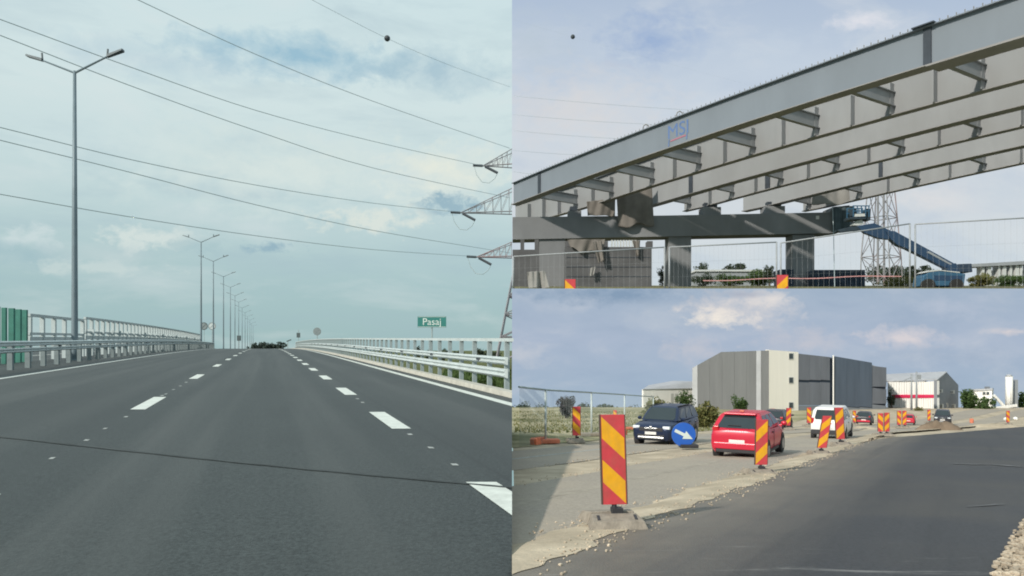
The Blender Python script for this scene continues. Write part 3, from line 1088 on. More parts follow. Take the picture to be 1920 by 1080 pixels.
rng = random.Random(5)
rows = []
for Y in [70.5, 71, 74, 78, 84, 92, 100, 110, 120, 130, 140, 155, 170, 185, 200, 220, 240, 249]:
    r = [V(.02, Y, -9)]
    for i in range(40):
        X = .02 + 320 * (i / 39) ** 1.5
        r.append(V(X, Y, ZT(Y) - .05 + (rng.uniform(-.08, .08) if Y > 72 else 0)))
    rows.append(r)
mb = MB().grid(rows)
mb.grid([[V(.02 + 320 * (i / 39) ** 1.5, 70.5, z if z else ZT(70.5) - .05) for i in range(40)] for z in (-9, 0)])
tag(mb.build('hillside', 'slope_grass'), kind='structure')

# ---- steel girder bridge
YC = 158.0
D3 = V(-.664, 1, -.021)
NRM = V(-1, -.664, 0).normalized()
ZB = (HOR - 388) / F * YC
GD = 4.6
gx = [955, 1106, 1218, 1323, 1437, 1553]


def GP(i, t, off=0.0, dz=0.0):
    camber = max(0.0, 1 - ((t + 45) / 45) ** 2) * 1.0
    return V((gx[i] - 960) / F * YC, YC, ZB + camber) + D3 * t + NRM * off + V(0, 0, dz)


def gbox(mb, i, t0, t1, o0, o1, z0, z1):
    n = max(1, int((t1 - t0) / 5))
    rows = []
    for q in range(n + 1):
        t = t0 + (t1 - t0) * q / n
        rows.append([GP(i, t, o0, z0), GP(i, t, o1, z0), GP(i, t, o1, z1), GP(i, t, o0, z1), GP(i, t, o0, z0)])
    mb.grid(rows)
    mb.poly(rows[0][:4])
    mb.poly(rows[-1][:4])
    return mb


ends = [-1.4, 23.5, 8, 5, 5, 5]
bridge = thing('girder_bridge', V(40, 110, ZT(110)), 'grey steel girder bridge under construction, rising to the upper right', 'bridge')
gl = ['outer girder with smooth pale fascia and blue logo', None, None, None, None, None]
for i in range(6):
    t0, t1 = -96, ends[i]
    ex = .9 if i == 1 else 0.0
    gm = 'girder' if i == 0 else 'girder_bright'
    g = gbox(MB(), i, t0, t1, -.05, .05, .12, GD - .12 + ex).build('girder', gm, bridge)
    if gl[i]:
        g['label'] = gl[i]
    gbox(MB(), i, t0, t1, -1.25 if i % 2 == 0 else -.7, .7, 0, .12).build('bottom_flange', 'flange', g)
    gbox(MB(), i, t0, t1, -.6, .6, GD - .12 + ex, GD + ex).build('top_flange', 'girder', g)
    side = 1 if i % 2 == 1 else -1       # stiffeners on the inner faces of each pair
    k = 0
    t = -16.0 + 9.7 / 2
    sm = None
    tt = -93.5
    while tt < t1 - 1:
        mb = gbox(MB(), i, tt - .09, tt + .09, .05 * side, 1.05 * side, .14, GD - .14)
        mb.build('stiffener', 'girder_bright', g)
        tt += 4.85
# cross beams inside each pair
for i in (0, 2, 4):
    tt = -93.5
    while tt < 4:
        j = i + 1
        # same station measured square to the girders
        sh = (GP(i, 0) - GP(j, 0)).dot(D3.normalized()) / D3.length
        a0, a1 = GP(i, tt - sh, -.05, 1.35), GP(j, tt, .05, 1.35)
        if GP(i, tt - sh).x > .5 and tt - sh < ends[i] + (2 if i == 0 else 6):
            mb = MB()
            mb.bar(a0 + V(0, 0, .95), a1 + V(0, 0, .95), .12, 1.8)
            mb.bar(a0 + V(0, 0, 0), a1 + V(0, 0, 0), .7, .12)
            mb.bar(a0 + V(0, 0, 1.9), a1 + V(0, 0, 1.9), .7, .12)
            mb.build('cross_beam', 'girder_bright', bridge)
        tt += 9.7


def tfor(i, px):
    k = (px - 960) / F
    X0 = (gx[i] - 960) / F * YC
    return (X0 - k * YC) / (k + .664)


def splice(i, px, wd, m='splice', z0=.1, z1=GD + .06):
    t = tfor(i, px)
    return gbox(MB(), i, t - wd / 2, t + wd / 2, .04, .22, z0, z1).build('splice_plate', m, bridge)


splice(0, 1740, .75)
gb = gbox(MB(), 0, tfor(0, 1740) - .9, tfor(0, 1740) + 1.2, .3, .95, GD + .02, GD + .16)
gb.build('splice_cover', 'splice', bridge)
gbox(MB(), 0, -96, tfor(0, 1740) - .2, -1.9, .98, -.2, -.01).build('flange_plate', 'flange', bridge)
splice(0, 1012, .7, z1=GD - .2)
splice(2, 1296, .8, z1=GD - .2)
splice(4, 1652, .6, z1=GD - .3)
splice(3, 1440, .9, z1=GD - .3)
# shear studs on the outer girder
mb = MB()
t = -94.0
while t < -4:
    for off in (.3, -.3):
        p = GP(0, t, off, GD)
        mb.bar(p, p + V(0, 0, .42), .09)
    t += .75
o = mb.build('shear_stud', 'flange', bridge)
tag(o, kind='stuff')
for px in (1276, 1213):
    p = GP(0, tfor(0, px), .2, GD + .05)
    MB().tube([p + V(-.5, 0, 0), p + V(-.4, 0, .5), p + V(0, 0, .75), p + V(.4, 0, .5), p + V(.5, 0, 0)], .1, 6).build('lifting_eye', 'flange', bridge)
# logo on the fascia
t0 = tfor(0, 1272)
lc = GP(0, t0, .07, GD * .56)
along = -D3.normalized()           # towards the camera = right in the picture
Lr = Matrix((along, V(0, 0, 1), along.cross(V(0, 0, 1)))).transposed().to_4x4()
me = text_mesh('MSI', 'msi_blue', 3.0, 0.0)
lg = bpy.data.objects.new('logo_lettering', me)
C.objects.link(lg)
lg.parent = bridge
mw = Lr.copy()
xs = [v.co.x for v in me.vertices]
sx = 4.3 / (max(xs) - min(xs))
mw = mw @ Matrix.Diagonal((sx, 1.0, 1, 1))
mw.translation = lc - bridge.location
lg.matrix_local = mw


def fas(u, z):
    return lc + along * u + V(0, 0, z)


MB().extrude([fas(-1.7, -1.45), fas(1.65, -1.3), fas(1.65, -1.12), fas(-1.5, -1.25)], NRM * .03).build('logo_underline', 'msi_red', bridge)
MB().extrude([fas(-2.0, -1.05), fas(-1.82, -1.05), fas(-1.95, -2.1), fas(-2.15, -2.1)], NRM * .03).build('logo_frame', 'msi_blue', bridge)
MB().extrude([fas(1.8, -.95), fas(1.98, -.95), fas(1.9, -1.9), fas(1.72, -1.9)], NRM * .03).build('logo_frame', 'msi_blue', bridge)

# ---- pier under the girders
pier = thing('bridge_pier', W(1390, 537, YC), 'long dark concrete pier cap on square columns under the girders', 'bridge pier')


def cbox(x0, x1, y0, y1, Y, dep, name, m, parent, top_tilt=0.0):
    a, b = W(x0, y1, Y), W(x1, y0 , Y)
    tl = top_tilt * Y / F
    return MB().hexa([V(a.x, Y, a.z), V(b.x, Y, a.z), V(b.x, Y + dep, a.z), V(a.x, Y + dep, a.z)],
                     [V(a.x, Y, b.z), V(b.x, Y, b.z + tl), V(b.x, Y + dep, b.z + tl), V(a.x, Y + dep, b.z)]).build(name, m, parent)


yc_ = YC - 2.5
a = [W(961, 449, yc_), W(1563, 437, yc_), W(1585, 432, yc_), W(1600, 424, yc_), W(1602, 386, yc_), W(1562, 388, yc_), W(1556, 398, yc_), W(1250, 404, yc_), W(961, 407, yc_)]
MB().extrude(a, (0, 5, 0)).build('cap_beam', 'concrete', pier)
for (x0, x1) in [(1254, 1296), (1486, 1527), (1011, 1060)]:
    a = [W(x0, 560, YC - 2), W(x1, 560, YC - 2), W(x1, 440, YC - 2), W(x0, 440, YC - 2)]
    a[0].z = a[1].z = ZT(YC) - .8
    MB().extrude(a, (0, 4, 0)).build('column', 'concrete', pier)
for (x0, x1, yt) in [(1318, 1352, 386), (1436, 1472, 384), (1066, 1090, 393)]:
    cbox(x0, x1, yt + 2, 406, YC - 1.8, 3.6, 'plinth', 'concrete', pier)
    cbox(x0 + 3, x1 - 7, yt - 6, yt + 1.5, YC - 1.2, 2.4, 'bearing', 'splice', pier)
cbox(1530, 1536, 404.5, 411, YC - 2.58, .06, 'marker_plate', 'plate', pier)

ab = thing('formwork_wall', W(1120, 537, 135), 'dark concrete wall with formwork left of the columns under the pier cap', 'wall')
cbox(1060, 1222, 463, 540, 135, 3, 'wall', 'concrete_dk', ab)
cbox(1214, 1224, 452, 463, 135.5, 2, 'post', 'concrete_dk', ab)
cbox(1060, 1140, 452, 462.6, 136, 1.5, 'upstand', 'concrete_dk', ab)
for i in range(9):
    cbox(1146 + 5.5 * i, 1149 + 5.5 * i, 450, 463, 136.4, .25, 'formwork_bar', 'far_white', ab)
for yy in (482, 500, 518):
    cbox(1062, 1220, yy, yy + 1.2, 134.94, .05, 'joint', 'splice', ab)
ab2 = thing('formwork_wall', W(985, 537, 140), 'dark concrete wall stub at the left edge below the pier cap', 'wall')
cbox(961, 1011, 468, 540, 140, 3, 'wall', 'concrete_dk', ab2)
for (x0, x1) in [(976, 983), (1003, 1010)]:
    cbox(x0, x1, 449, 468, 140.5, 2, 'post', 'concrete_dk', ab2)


# ---- tarpaulins
def cloth(name, corners, Y, m, label, cat='tarpaulin', seed=0, nx=30, ny=26, amp=.25, hem=.5):
    rng = random.Random(seed)
    tl, tr, br, bl = [W(x, y, Y) for x, y in corners]
    ph = [rng.uniform(0, 6) for _ in range(4)]
    rows = []
    for j in range(ny + 1):
        v = j / ny
        r = []
        for i in range(nx + 1):
            u = i / nx
            p = tl.lerp(tr, u).lerp(bl.lerp(br, u), v)
            p.y += amp * (math.sin(u * 9 + ph[0] + v) * (.3 + v) + .4 * math.sin(u * 21 + ph[1] + 3 * v))
            if v > 0:
                p.z += v * .6 * hem * (.5 * math.sin(u * 5 + ph[2]) + .5 * math.sin(u * 11 + ph[3]))
            r.append(p)
        rows.append(r)
    mb = MB().grid(rows)
    o = mb.build(name, m, None, True)
    s = o.modifiers.new('thick', 'SOLIDIFY')
    s.thickness = .06
    return tag(o, label, cat)


cloth('tarpaulin', [(1155, 352), (1222, 342), (1226, 424), (1160, 424)], YC - 3.6, 'tarp', 'large brown tarpaulin hanging from the girders over the pier cap', seed=1, hem=1.0)
cloth('tarpaulin', [(1100, 378), (1154, 372), (1153, 404), (1102, 405)], YC - 3.4, 'tarp', 'small brown tarpaulin beside the large one above the pier cap', seed=2, hem=.3)
cloth('tarpaulin', [(1527, 336), (1578, 330), (1600, 380), (1522, 384)], YC - 3.8, 'tarp_pale', 'pale tarpaulin wrapped round the girder ends near the boom lift', seed=3, hem=.6)
cloth('tarpaulin', [(1064, 449), (1135, 449), (1130, 472), (1070, 468)], 134.3, 'tarp', 'brown rag hanging over the top of the dark formwork wall', seed=4, hem=1.0)
cloth('tarpaulin', [(1110, 452), (1128, 452), (1134, 490), (1122, 492)], 133.6, 'tarp', 'narrow brown strip of cloth hanging down the formwork wall', seed=5, hem=.4, nx=12)
cloth('tarpaulin', [(1185, 451), (1200, 451), (1199, 480), (1192, 478)], 134.2, 'tarp', 'narrow cloth strip hanging at the right end of the formwork wall', seed=6, hem=.3, nx=12)
cloth('plastic_sheet', [(1108, 502), (1117, 500), (1113, 516), (1106, 518)], 134.0, 'tarp_pale', 'scrap of white plastic hanging on the dark wall', 'plastic sheet', seed=7, hem=.2, nx=12)
cloth('tarpaulin', [(988, 510), (1022, 508), (1030, 540), (992, 541)], 90, 'tarp_pale', 'pale cloth covered stack at the lower left of the bridge site', seed=8, hem=.1, amp=.3)

# ---- mesh site fence in front of the bridge
YF = 73.0


def fence_panel(x0, y0, x1, y1, label, nv=22, ylow=545, thick=1.0):
    a, b = W(x0, y0, YF), W(x1, y1, YF)
    zb = ZT(YF) - .3
    t = thing('mesh_fence_panel', V((a.x + b.x) / 2, YF, ZT(YF)), label, 'fence panel', 'mesh fence panels at the bridge site')
    MB().tube([a, b], .065, 8).build('top_rail', 'fence_wire', t, True)
    for p in (a, b):
        MB().tube([V(p.x, YF, zb), p], .085, 8).build('post', 'fence_wire', t, True)
    mb = MB()
    for i in range(1, nv):
        p = a.lerp(b, i / nv)
        mb.tube([V(p.x, YF, zb), p], .006, 3)
    for f in (.33, .66):
        mb.tube([V(a.x, YF, zb).lerp(a, f), V(b.x, YF, zb).lerp(b, f)], .006, 3)
    tag(mb.build('wire_mesh', 'fence_wire', t), kind='stuff')
    return t


fence_panel(962.5, 481, 1246, 463.5, 'mesh fence panel at the left, in front of the formwork wall', 26)
fence_panel(1255, 463.5, 1456, 454, 'mesh fence panel between the two columns', 24)
fence_panel(1464, 455.5, 1706, 419.5, 'mesh fence panel in front of the navy container and lattice tower', 24)
fence_panel(1716, 420.5, 1985, 405, 'mesh fence panel at the right, in front of the boom lift', 24)


# ---- boom lift
YL = 108.0
bl = thing('boom_lift', W(1770, 536, YL), 'blue articulated boom lift reaching up to the pier cap', 'boom lift')


def pl3(pts, Y, dep, name, m, parent, bev=.08):
    return MB().extrude([W(x, y, Y) for x, y in pts], (0, dep, 0)).build(name, m, parent, bevel=bev)


base = pl3([(1728, 536.5), (1731, 518), (1742, 510), (1763, 508), (1811, 513), (1808, 536.5)], YL - 1.3, 2.6, 'chassis', 'lift_mid', bl, .15)
pl3([(1752, 516), (1806, 517), (1804, 526), (1752, 526)], YL - 1.34, .1, 'side_panel', 'lift_blue', base, .02)
pl3([(1735, 511), (1742, 507), (1760, 505.5), (1800, 510), (1800, 512), (1763, 507.7)], YL - 1.32, 2.5, 'cover', 'far_white', base, .03)
for x in (1742, 1795):
    MB().extrude(ngon(W(x, 535, YL - 1.7), .95, 16), (0, .6, 0)).build('wheel', 'tyre', bl)
pl3([(1780, 512), (1778, 498), (1792, 493), (1800, 500), (1803, 513)], YL - .9, 1.8, 'turret', 'lift_blue', bl)
pl3([(1798, 510), (1797, 495), (1822, 494), (1824, 510)], YL - 1.0, 2.0, 'counterweight', 'container', bl)
pl3([(1660, 432), (1678, 433), (1700, 445), (1790, 494), (1787, 505), (1772, 502), (1700, 466), (1684, 460), (1672, 450)], YL - .5, 1.0, 'lower_boom', 'lift_blue', bl)
pl3([(1742, 470.5), (1788, 496.5), (1786, 499), (1738, 473)], YL - .56, .1, 'hydraulic_ram', 'far_grey', bl, .02)
pl3([(1606, 424), (1640, 418), (1672, 433), (1668, 449), (1648, 447), (1622, 437)], YL - .35, .7, 'upper_boom', 'lift_blue', bl)
pl3([(1571, 431), (1600, 424), (1626, 423), (1628, 432), (1600, 433), (1576, 436)], YL - .3, .6, 'jib', 'lift_dark', bl)
bk = pl3([(1593, 407), (1624, 406), (1624, 410.5), (1594, 411.5)], YL - 1.0, 2.0, 'basket', 'lift_dark', bl, .03)
for dy_ in (-1.0, 1.0):
    for x in (1594, 1601.5, 1609, 1616.5, 1623):
        MB().bar(W(x, 409, YL) + V(0, dy_, 0), W(x, 388.5, YL) + V(0, dy_, 0), .12).build('basket_post', 'lift_mid', bk)
    for yy in (388.5, 398):
        MB().bar(W(1593, yy, YL) + V(0, dy_, 0), W(1624, yy, YL) + V(0, dy_, 0), .13).build('basket_rail', 'lift_mid', bk)
pl3([(1603, 401), (1622, 400.5), (1622, 405.5), (1602, 406)], YL - 1.14, .06, 'basket_panel', 'far_white', bk, .0)
pl3([(1597, 392), (1606, 391), (1607, 405), (1597, 405)], YL - .5, .8, 'tool_box', 'lift_dark', bk, .05)
pl3([(1625, 391), (1633, 392), (1632, 413), (1624, 413)], YL - .6, 1.2, 'control_box', 'lift_dark', bl, .03)
pl3([(1598, 422), (1606, 414), (1616, 412), (1620, 420), (1608, 423)], YL - .4, .8, 'basket_mount', 'far_white', bl, .03)
MB().tube([W(1561, 386, YC - 3.2), W(1563, 440, 150), W(1565, 537, YL)], .07, 5).build('hanging_cable', 'cable', None)
tag(bpy.data.objects['hanging_cable'], 'thin dark cable hanging from the end of the pier cap', 'cable')
cloth('tarpaulin', [(1562, 388), (1592, 385), (1596, 432), (1564, 436)], YC - 3.1, 'sheet_teal', 'dark blue sheet draped over the right end of the pier cap', seed=9, hem=.2, amp=.2)

# ---- lattice tower behind
YT2 = 205.0
tw = thing('lattice_tower', W(1652, 534, YT2), 'reddish steel lattice power tower behind the boom lift', 'pylon')
c0, c1, c2 = W(1653, 534, YT2), W(1652, 482, YT2), W(1652, 230, YT2)
mb = MB()
k = YT2 / F
lattice(mb, c0, 54 * k, c1, 51 * k, 1, .11, math.radians(40))
lattice(mb, c1, 51 * k, c2, 18 * k, 5, .11, math.radians(40))
mb.build('tower', 'pylon', tw)
MB().tube([W(1646, 534, YT2 - 3), W(1646, 250, YT2 - 3)], .32, 6).build('leg', 'pylon', tw)
MB().tube([W(1658, 534, YT2 - 3), W(1656, 250, YT2 - 3)], .32, 6).build('leg', 'pylon', tw)

# ---- overhead wires on the left of the bridge site
for i, (ya, yb, xb, lb) in enumerate([(180, 212, 1400, 'highest thin wire over the bridge site'), (215, 236, 1300, 'second thin wire from the top over the bridge site'),
                                      (245, 263, 1250, 'third thin wire from the top over the bridge site'), (282, 292, 1180, 'fourth thin wire from the top, near the girder'),
                                      (322, 328, 1080, 'lowest thin wire at the left end of the outer girder')]):
    pts = [W(962 + (xb - 962) * q / 8, ya + (yb - ya) * (q / 8) - 3 * math.sin(math.pi * q / 8) * -1, 244) for q in range(9)]
    tag(MB().tube(pts, .045, 5).build('overhead_wire', 'cable', None, True), lb, 'wire', 'thin wires over the bridge site')
pts = [W(962 + 300 * q / 8, 40 + 78 * q / 8, 243) for q in range(9)]
tag(MB().sphere(W(1074, 69, 243), 4.2 / F * 243, 12, 8).build('marker_ball', 'ball', None, True), 'small dark marker ball high in the sky left of the bridge', 'marker ball')
tag(MB().tube([W(962, 37, 243), W(1074, 69, 243), W(1250, 118, 243), W(1500, 185, 243)], .008, 4).build('overhead_wire', 'cable', None), 'hair-thin wire carrying the marker ball above the bridge', 'wire', 'thin wires over the bridge site')

# ---- background of the bridge site
ct = thing('site_container', W(1575, 536, 150), 'long navy blue site container behind the right column', 'container')
cbox(1527, 1622, 506, 538, 150, 4, 'body', 'container', ct)
for i in range(19):
    cbox(1529 + 4.9 * i, 1531 + 4.9 * i, 508, 536, 149.86, .12, 'rib', 'container', ct)
ct = thing('site_container', W(1478, 536, 152), 'dark container between the fence posts left of the right column', 'container')
cbox(1464, 1488, 505, 538, 152, 4, 'body', 'container', ct)
for i in range(5):
    cbox(1466 + 4.6 * i, 1468 + 4.6 * i, 507, 536, 151.86, .12, 'rib', 'container', ct)
bd = thing('low_hall', W(1365, 536, 225), 'low hall with a pale flat roof between the two columns', 'building')
cbox(1306, 1432, 509, 537, 225, 8, 'wall', 'far_grey', bd)
cbox(1304, 1434, 505.5, 508.9, 224.5, 9, 'roof', 'far_white', bd)
vd = thing('far_viaduct', W(1860, 536, 235), 'long far viaduct deck with pale piers at the right', 'viaduct')
MB().extrude([W(1790, 497, 235), W(1960, 487, 235), W(1960, 494, 235), W(1790, 502, 235)], (0, 5, 0)).build('deck', 'far_grey', vd)
for i, x in enumerate((1842, 1852, 1872, 1880, 1894, 1904, 1913, 1930)):
    cbox(x, x + (7 if i % 2 else 4), 496, 537, 236, 3, 'pier', 'far_white', vd)
cbox(1838, 1960, 507, 520, 238, .8, 'wall', 'far_grey', vd)
bb = [('bushy dark tree left of the first column', 1232, 1252, 496, 535, 170, 'leaf_dark'), ('spindly dark tree above the low hall, leftmost', 1300, 1330, 494, 512, 240, 'leaf_dark'),
      ('dark tree in the middle above the low hall roof', 1355, 1378, 495, 512, 240, 'leaf_dark'), ('dark tree right above the low hall roof', 1374, 1398, 493, 512, 240, 'leaf_dark'),
      ('round green bush in front of the low hall', 1395, 1450, 505, 536, 200, 'leaf_green'), ('dark tree against the second fence post', 1428, 1458, 500, 533, 195, 'leaf_dark'),
      ('dark bush left behind the mesh between columns', 1298, 1345, 514, 537, 190, 'leaf_dark'), ('wide green bush in front of the low hall', 1335, 1400, 512, 537, 205, 'leaf_green'),
      ('wide dark hedge behind the lattice tower', 1622, 1700, 498, 534, 228, 'leaf_dark'), ('dark green hedge behind the boom lift', 1688, 1760, 499, 536, 222, 'leaf_dark'),
      ('green bush right of the boom lift', 1815, 1865, 512, 538, 180, 'leaf_dry'), ('green bush at the right edge of the bridge site', 1860, 1935, 514, 538, 185, 'leaf_green'),
      ('low dry bush at the foot of the lattice tower', 1640, 1730, 519, 539, 165, 'leaf_dry')]
for i, (lb, x0, x1, yt, yb_, Y, m) in enumerate(bb):
    tree(x0, x1, yt, yb_, Y, ZT(Y), m, lb, 'bush' if 'bush' in lb or 'hedge' in lb else 'tree', None, 1500 if x1 - x0 > 40 else 500, 'bush' if 'bush' in lb or 'hedge' in lb else 'tree', 80 + i)
tp = [W(1318 + 372 * q / 14, 526 - 9 * q / 14 + 1.2 * math.sin(q), 80) for q in range(15)]
mb = MB()
for q in range(14):
    mb.bar(tp[q], tp[q + 1], .02, .09)
tag(mb.build('warning_tape', 'tape_red'), 'red and white warning tape strung across the bridge site', 'tape')


# =================================================================== delineator boards (shared by both right-hand places)
def delineator(label, loc, yaw, scale, flip=False, feet=True, lean=0.0, group='red and yellow delineator boards'):
    t = thing('delineator_board', loc, label, 'delineator', group, yaw, scale)
    Wd, Ht, z0 = .27, 1.0, .22
    lm = lambda x, z, y=0.0: V(x + lean * (z), y, z)
    p = MB().extrude([lm(-Wd / 2, z0), lm(Wd / 2, z0), lm(Wd / 2, z0 + Ht), lm(-Wd / 2, z0 + Ht)], (0, .035, 0)).build('board', 'red', t, world=False)
    # rim standing a little proud
    for (xa, xb, za, zb) in [(-Wd / 2 - .012, -Wd / 2, z0, z0 + Ht), (Wd / 2, Wd / 2 + .012, z0, z0 + Ht)]:
        MB().extrude([lm(xa, za, -.004), lm(xb, za, -.004), lm(xb, zb, -.004), lm(xa, zb, -.004)], (0, .043, 0)).build('edge', 'dark_edge', p, world=False)
    for (f0, f1) in [(.02, .26), (.50, .75)]:
        s0, s1 = (f0, f1), (f0 + .24, f1 + .24)
        L, R_ = (s1, s0) if flip else (s0, s1)
        q = [lm(-Wd / 2 + .008, z0 + Ht * (1 - L[1]), -.003), lm(Wd / 2 - .008, z0 + Ht * (1 - min(R_[1], .99)), -.003),
             lm(Wd / 2 - .008, z0 + Ht * (1 - R_[0]), -.003), lm(-Wd / 2 + .008, z0 + Ht * (1 - L[0]), -.003)]
        MB().extrude(q, (0, .002, 0)).build('stripe', 'yellow', p, world=False)
    if feet:
        MB().tube([V(0, .02, .04), lm(0, z0 + .1, .045)], .03, 8).build('stem', 'trim', t, world=False)
        f = MB()
        for sy in (-1, 1):
            f.hexa([V(-.32, -.02 * sy, 0), V(.26, -.02 * sy, 0), V(.29, -.36 * sy, 0), V(-.37, -.36 * sy, 0)],
                   [V(-.28, -.05 * sy, .135), V(.22, -.05 * sy, .135), V(.25, -.30 * sy, .10), V(-.32, -.30 * sy, .10)])
        b = f.build('base', 'rubber', t, world=False, bevel=.012)
        for x in (-.24, .17):
            MB().hexa([V(x - .015, -.26, .09), V(x + .015, -.26, .09), V(x + .03, -.12, .09), V(x, -.12, .09)],
                      [V(x - .015, -.26, .112), V(x + .015, -.26, .112), V(x + .03, -.12, .131), V(x, -.12, .131)]).build('slot', 'trim', b, world=False)
        MB().box((.02, .02, .15), (.12, .12, .06)).build('socket', 'trim', b, world=False)
    return t


# two boards peeping over the lower edge of the bridge site
for (px, py, wd, lb, fl) in [(1069, 523.5, 20, 'top of a red and yellow board at the lower left of the bridge site', False), (1467, 515.5, 21, 'top of a red and yellow board beside the middle fence post', True)]:
    Y = 72.0
    s = wd / F * Y / .27
    c = W(px, py, Y)
    delineator(lb, V(c.x, Y, c.z - 1.22 * s), 0, s, fl, True, group='boards at the bridge site')

# =================================================================== BOTTOM RIGHT: the road works
SR = .5857
HR = .8
KR = .545                          # size of things here


def LR(r, Y, dz=0.0):
    return V(SR * Y + r * HR, Y, ZR(Y) + dz)


rng = random.Random(11)
rows = []
yr = [-4, -2, 0] + [.8 * i for i in range(1, 30)] + [24 + 1.4 * i for i in range(33)]
yr = [y for y in yr if y < 69.9] + [69.9]
for Y in yr:
    rows.append([V(.02 + 86 * (i / 70) ** 1.4, Y, ZR(max(Y, 0)) - .016 + rng.uniform(-.006, .006)) for i in range(71)])
ground = tag(MB().grid(rows).build('ground', 'dirt'), kind='structure')


def rstrip(name, m, r0, r1, y0, y1, dz, kind='structure', parent=None, step=1.2, jit=0.0, curve=None):
    n = int((y1 - y0) / step) + 1
    rg = random.Random(hash(name) % 1000 + int(r0 * 10))
    rows = []
    for i in range(n + 1):
        Y = y0 + (y1 - y0) * i / n
        c = curve(Y) if curve else 0
        rows.append([LR(r0 + c + rg.uniform(-jit, jit), Y, dz), LR((r0 + r1) / 2 + c, Y, dz + .006), LR(r1 + c + rg.uniform(-jit, jit), Y, dz)])
    mb = MB().grid(rows).clip_x0(1)
    o = mb.build(name, m, parent)
    if kind:
        o['kind'] = kind
    return o


bend = lambda Y: max(0, Y - 24) * .36
old = rstrip('old_road', 'old_asphalt', -5.75, -3.22, -2, 60, -.008, jit=.05, curve=bend)
old2 = rstrip('opposite_road', 'old_asphalt', -10.6, -7.2, -2, 60, -.008, jit=.06, curve=bend)
rstrip('dust_line', 'dust_road', -4.7, -4.45, 2, 40, -.0012, None, old, jit=.08, step=.35)
rstrip('edge_line', 'worn_paint', -8.9, -8.78, 2, 40, -.0005, None, old2, jit=.01)
rstrip('verge', 'soil_grass', -75, -11.4, 3, 69.8, -.004, jit=.3)
# new asphalt: outline on the ground, raised lift of fresh paving
outl = [(880, 1120), (1000, 1062), (1140, 1012), (1290, 952), (1430, 897), (1540, 857), (1600, 838), (1660, 824), (1750, 817), (1850, 808), (1930, 801), (2050, 796),
        (2300, 830), (2200, 900), (2050, 940), (1935, 975), (1900, 1020), (1875, 1060), (1855, 1110), (1800, 1250), (1500, 1400), (700, 1400)]
pts = [PR(x, y, .045) for x, y in outl]
bm = bmesh.new()
vs = [bm.verts.new(p) for p in pts]
f = bm.faces.new(vs)
bmesh.ops.triangulate(bm, faces=[f])
for _ in range(4):
    bmesh.ops.subdivide_edges(bm, edges=[e for e in bm.edges if e.calc_length() > 1.2], cuts=1, use_grid_fill=False)
    bmesh.ops.triangulate(bm, faces=bm.faces[:])
for v in bm.verts:
    v.co.z = ZR(max(v.co.y, 0)) + .045
be = [e for e in bm.edges if e.is_boundary]
r = bmesh.ops.extrude_edge_only(bm, edges=be)
for v in [g for g in r['geom'] if isinstance(g, bmesh.types.BMVert)]:
    v.co.z -= .09
bm.verts.index_update()
mb = MB()
mb.v = [tuple(v.co) for v in bm.verts]
mb.f = [tuple(v.index for v in f.verts) for f in bm.faces]
bm.free()
newr = tag(mb.clip_x0(1).build('new_road', 'new_asphalt'), kind='structure')


# dusty scuffs and wet streaks on the fresh asphalt
def smear(name, m, x0, y0, x1, y1, th, seed, dz=.052, dusty=False):
    rg = random.Random(seed)
    n = 14
    up, dn = [], []
    for i in range(n + 1):
        t = i / n
        x, y = x0 + (x1 - x0) * t, y0 + (y1 - y0) * t
        h = th * math.sin(math.pi * t) ** .6 * rg.uniform(.35, 1) * .5
        up.append(PR(x, y - h + rg.uniform(-.4, .4), dz))
        dn.append(PR(x, y + h + .1, dz))
    return MB().grid([up, dn]).build(name, m, newr)


for i, a in enumerate([(1785, 876, 1850, 878, 2.4), (1850, 877, 1925, 883, 2.4), (1810, 962, 1885, 957, 2.4)]):
    smear('dust_streak', 'streak', a[0], a[1], a[2], a[3], a[4], 200 + i)
# sandy shoulder laid over the joint
rows = []
wob = lambda Y, a: .03 * math.sin(Y * 11.3 + 3 * a) + .018 * math.sin(Y * 23.7 + a) + .05 * math.sin(Y * 1.3 + a) + .035 * math.sin(Y * 3.1 + 2 * a) + .02 * math.sin(Y * 7.3 + a)
for i in range(520):
    t = i / 519
    Y = 1.6 + 34 * t ** 1.6
    b_ = bend(Y)
    rows.append([LR(-3.27 + wob(Y, 0) + b_, Y, -.005), LR(-3.0 + b_, Y, .03), LR(-2.78 + wob(Y, 2) * .8 + b_ * 1.15, Y, .0487), LR(-2.52 + wob(Y, 4) + b_ * 1.15, Y, .0488)])
tag(MB().grid(rows).clip_x0(1).build('dirt_shoulder', 'dirt'), kind='structure')
rg = random.Random(14)
mb = MB()
for _ in range(2600):
    Y = 1.8 + 20 * rg.random() ** 1.7
    e_, sg_ = rg.choice([(-2.55, 1), (-2.55, 1), (-3.22, -1), (-5.8, 1), (-7.15, -1)])
    r_ = e_ + sg_ * (rg.gauss(0, .12) + .03)
    p = LR(r_ + bend(Y), Y, .05 if e_ == -2.55 else .01)
    if p.x < .1:
        continue
    mb.sphere(p, rg.uniform(.004, .013), 4, 3, (1, rg.uniform(.6, 1.3), rg.uniform(.5, .9)))
tag(mb.build('gravel', 'gravel'), 'loose clods and stones scattered along the dirt shoulders', 'gravel', kind='stuff')
# gravel heap at the right edge
mb = MB()
rg = random.Random(8)
for _ in range(3600):
    x, y = rg.uniform(1862, 1990), rg.uniform(985, 1110)
    if x < 1868 + (1076 - y) * .55:
        continue
    p = PR(x, y, rg.uniform(-.02, .06))
    s = rg.uniform(.006, .019)
    mb.sphere(p, s, 5, 3, (1, rg.uniform(.7, 1.2), rg.uniform(.5, .8)))
tag(mb.build('gravel', 'gravel'), 'pale gravel beside the fresh asphalt at the lower right', 'gravel', kind='stuff')

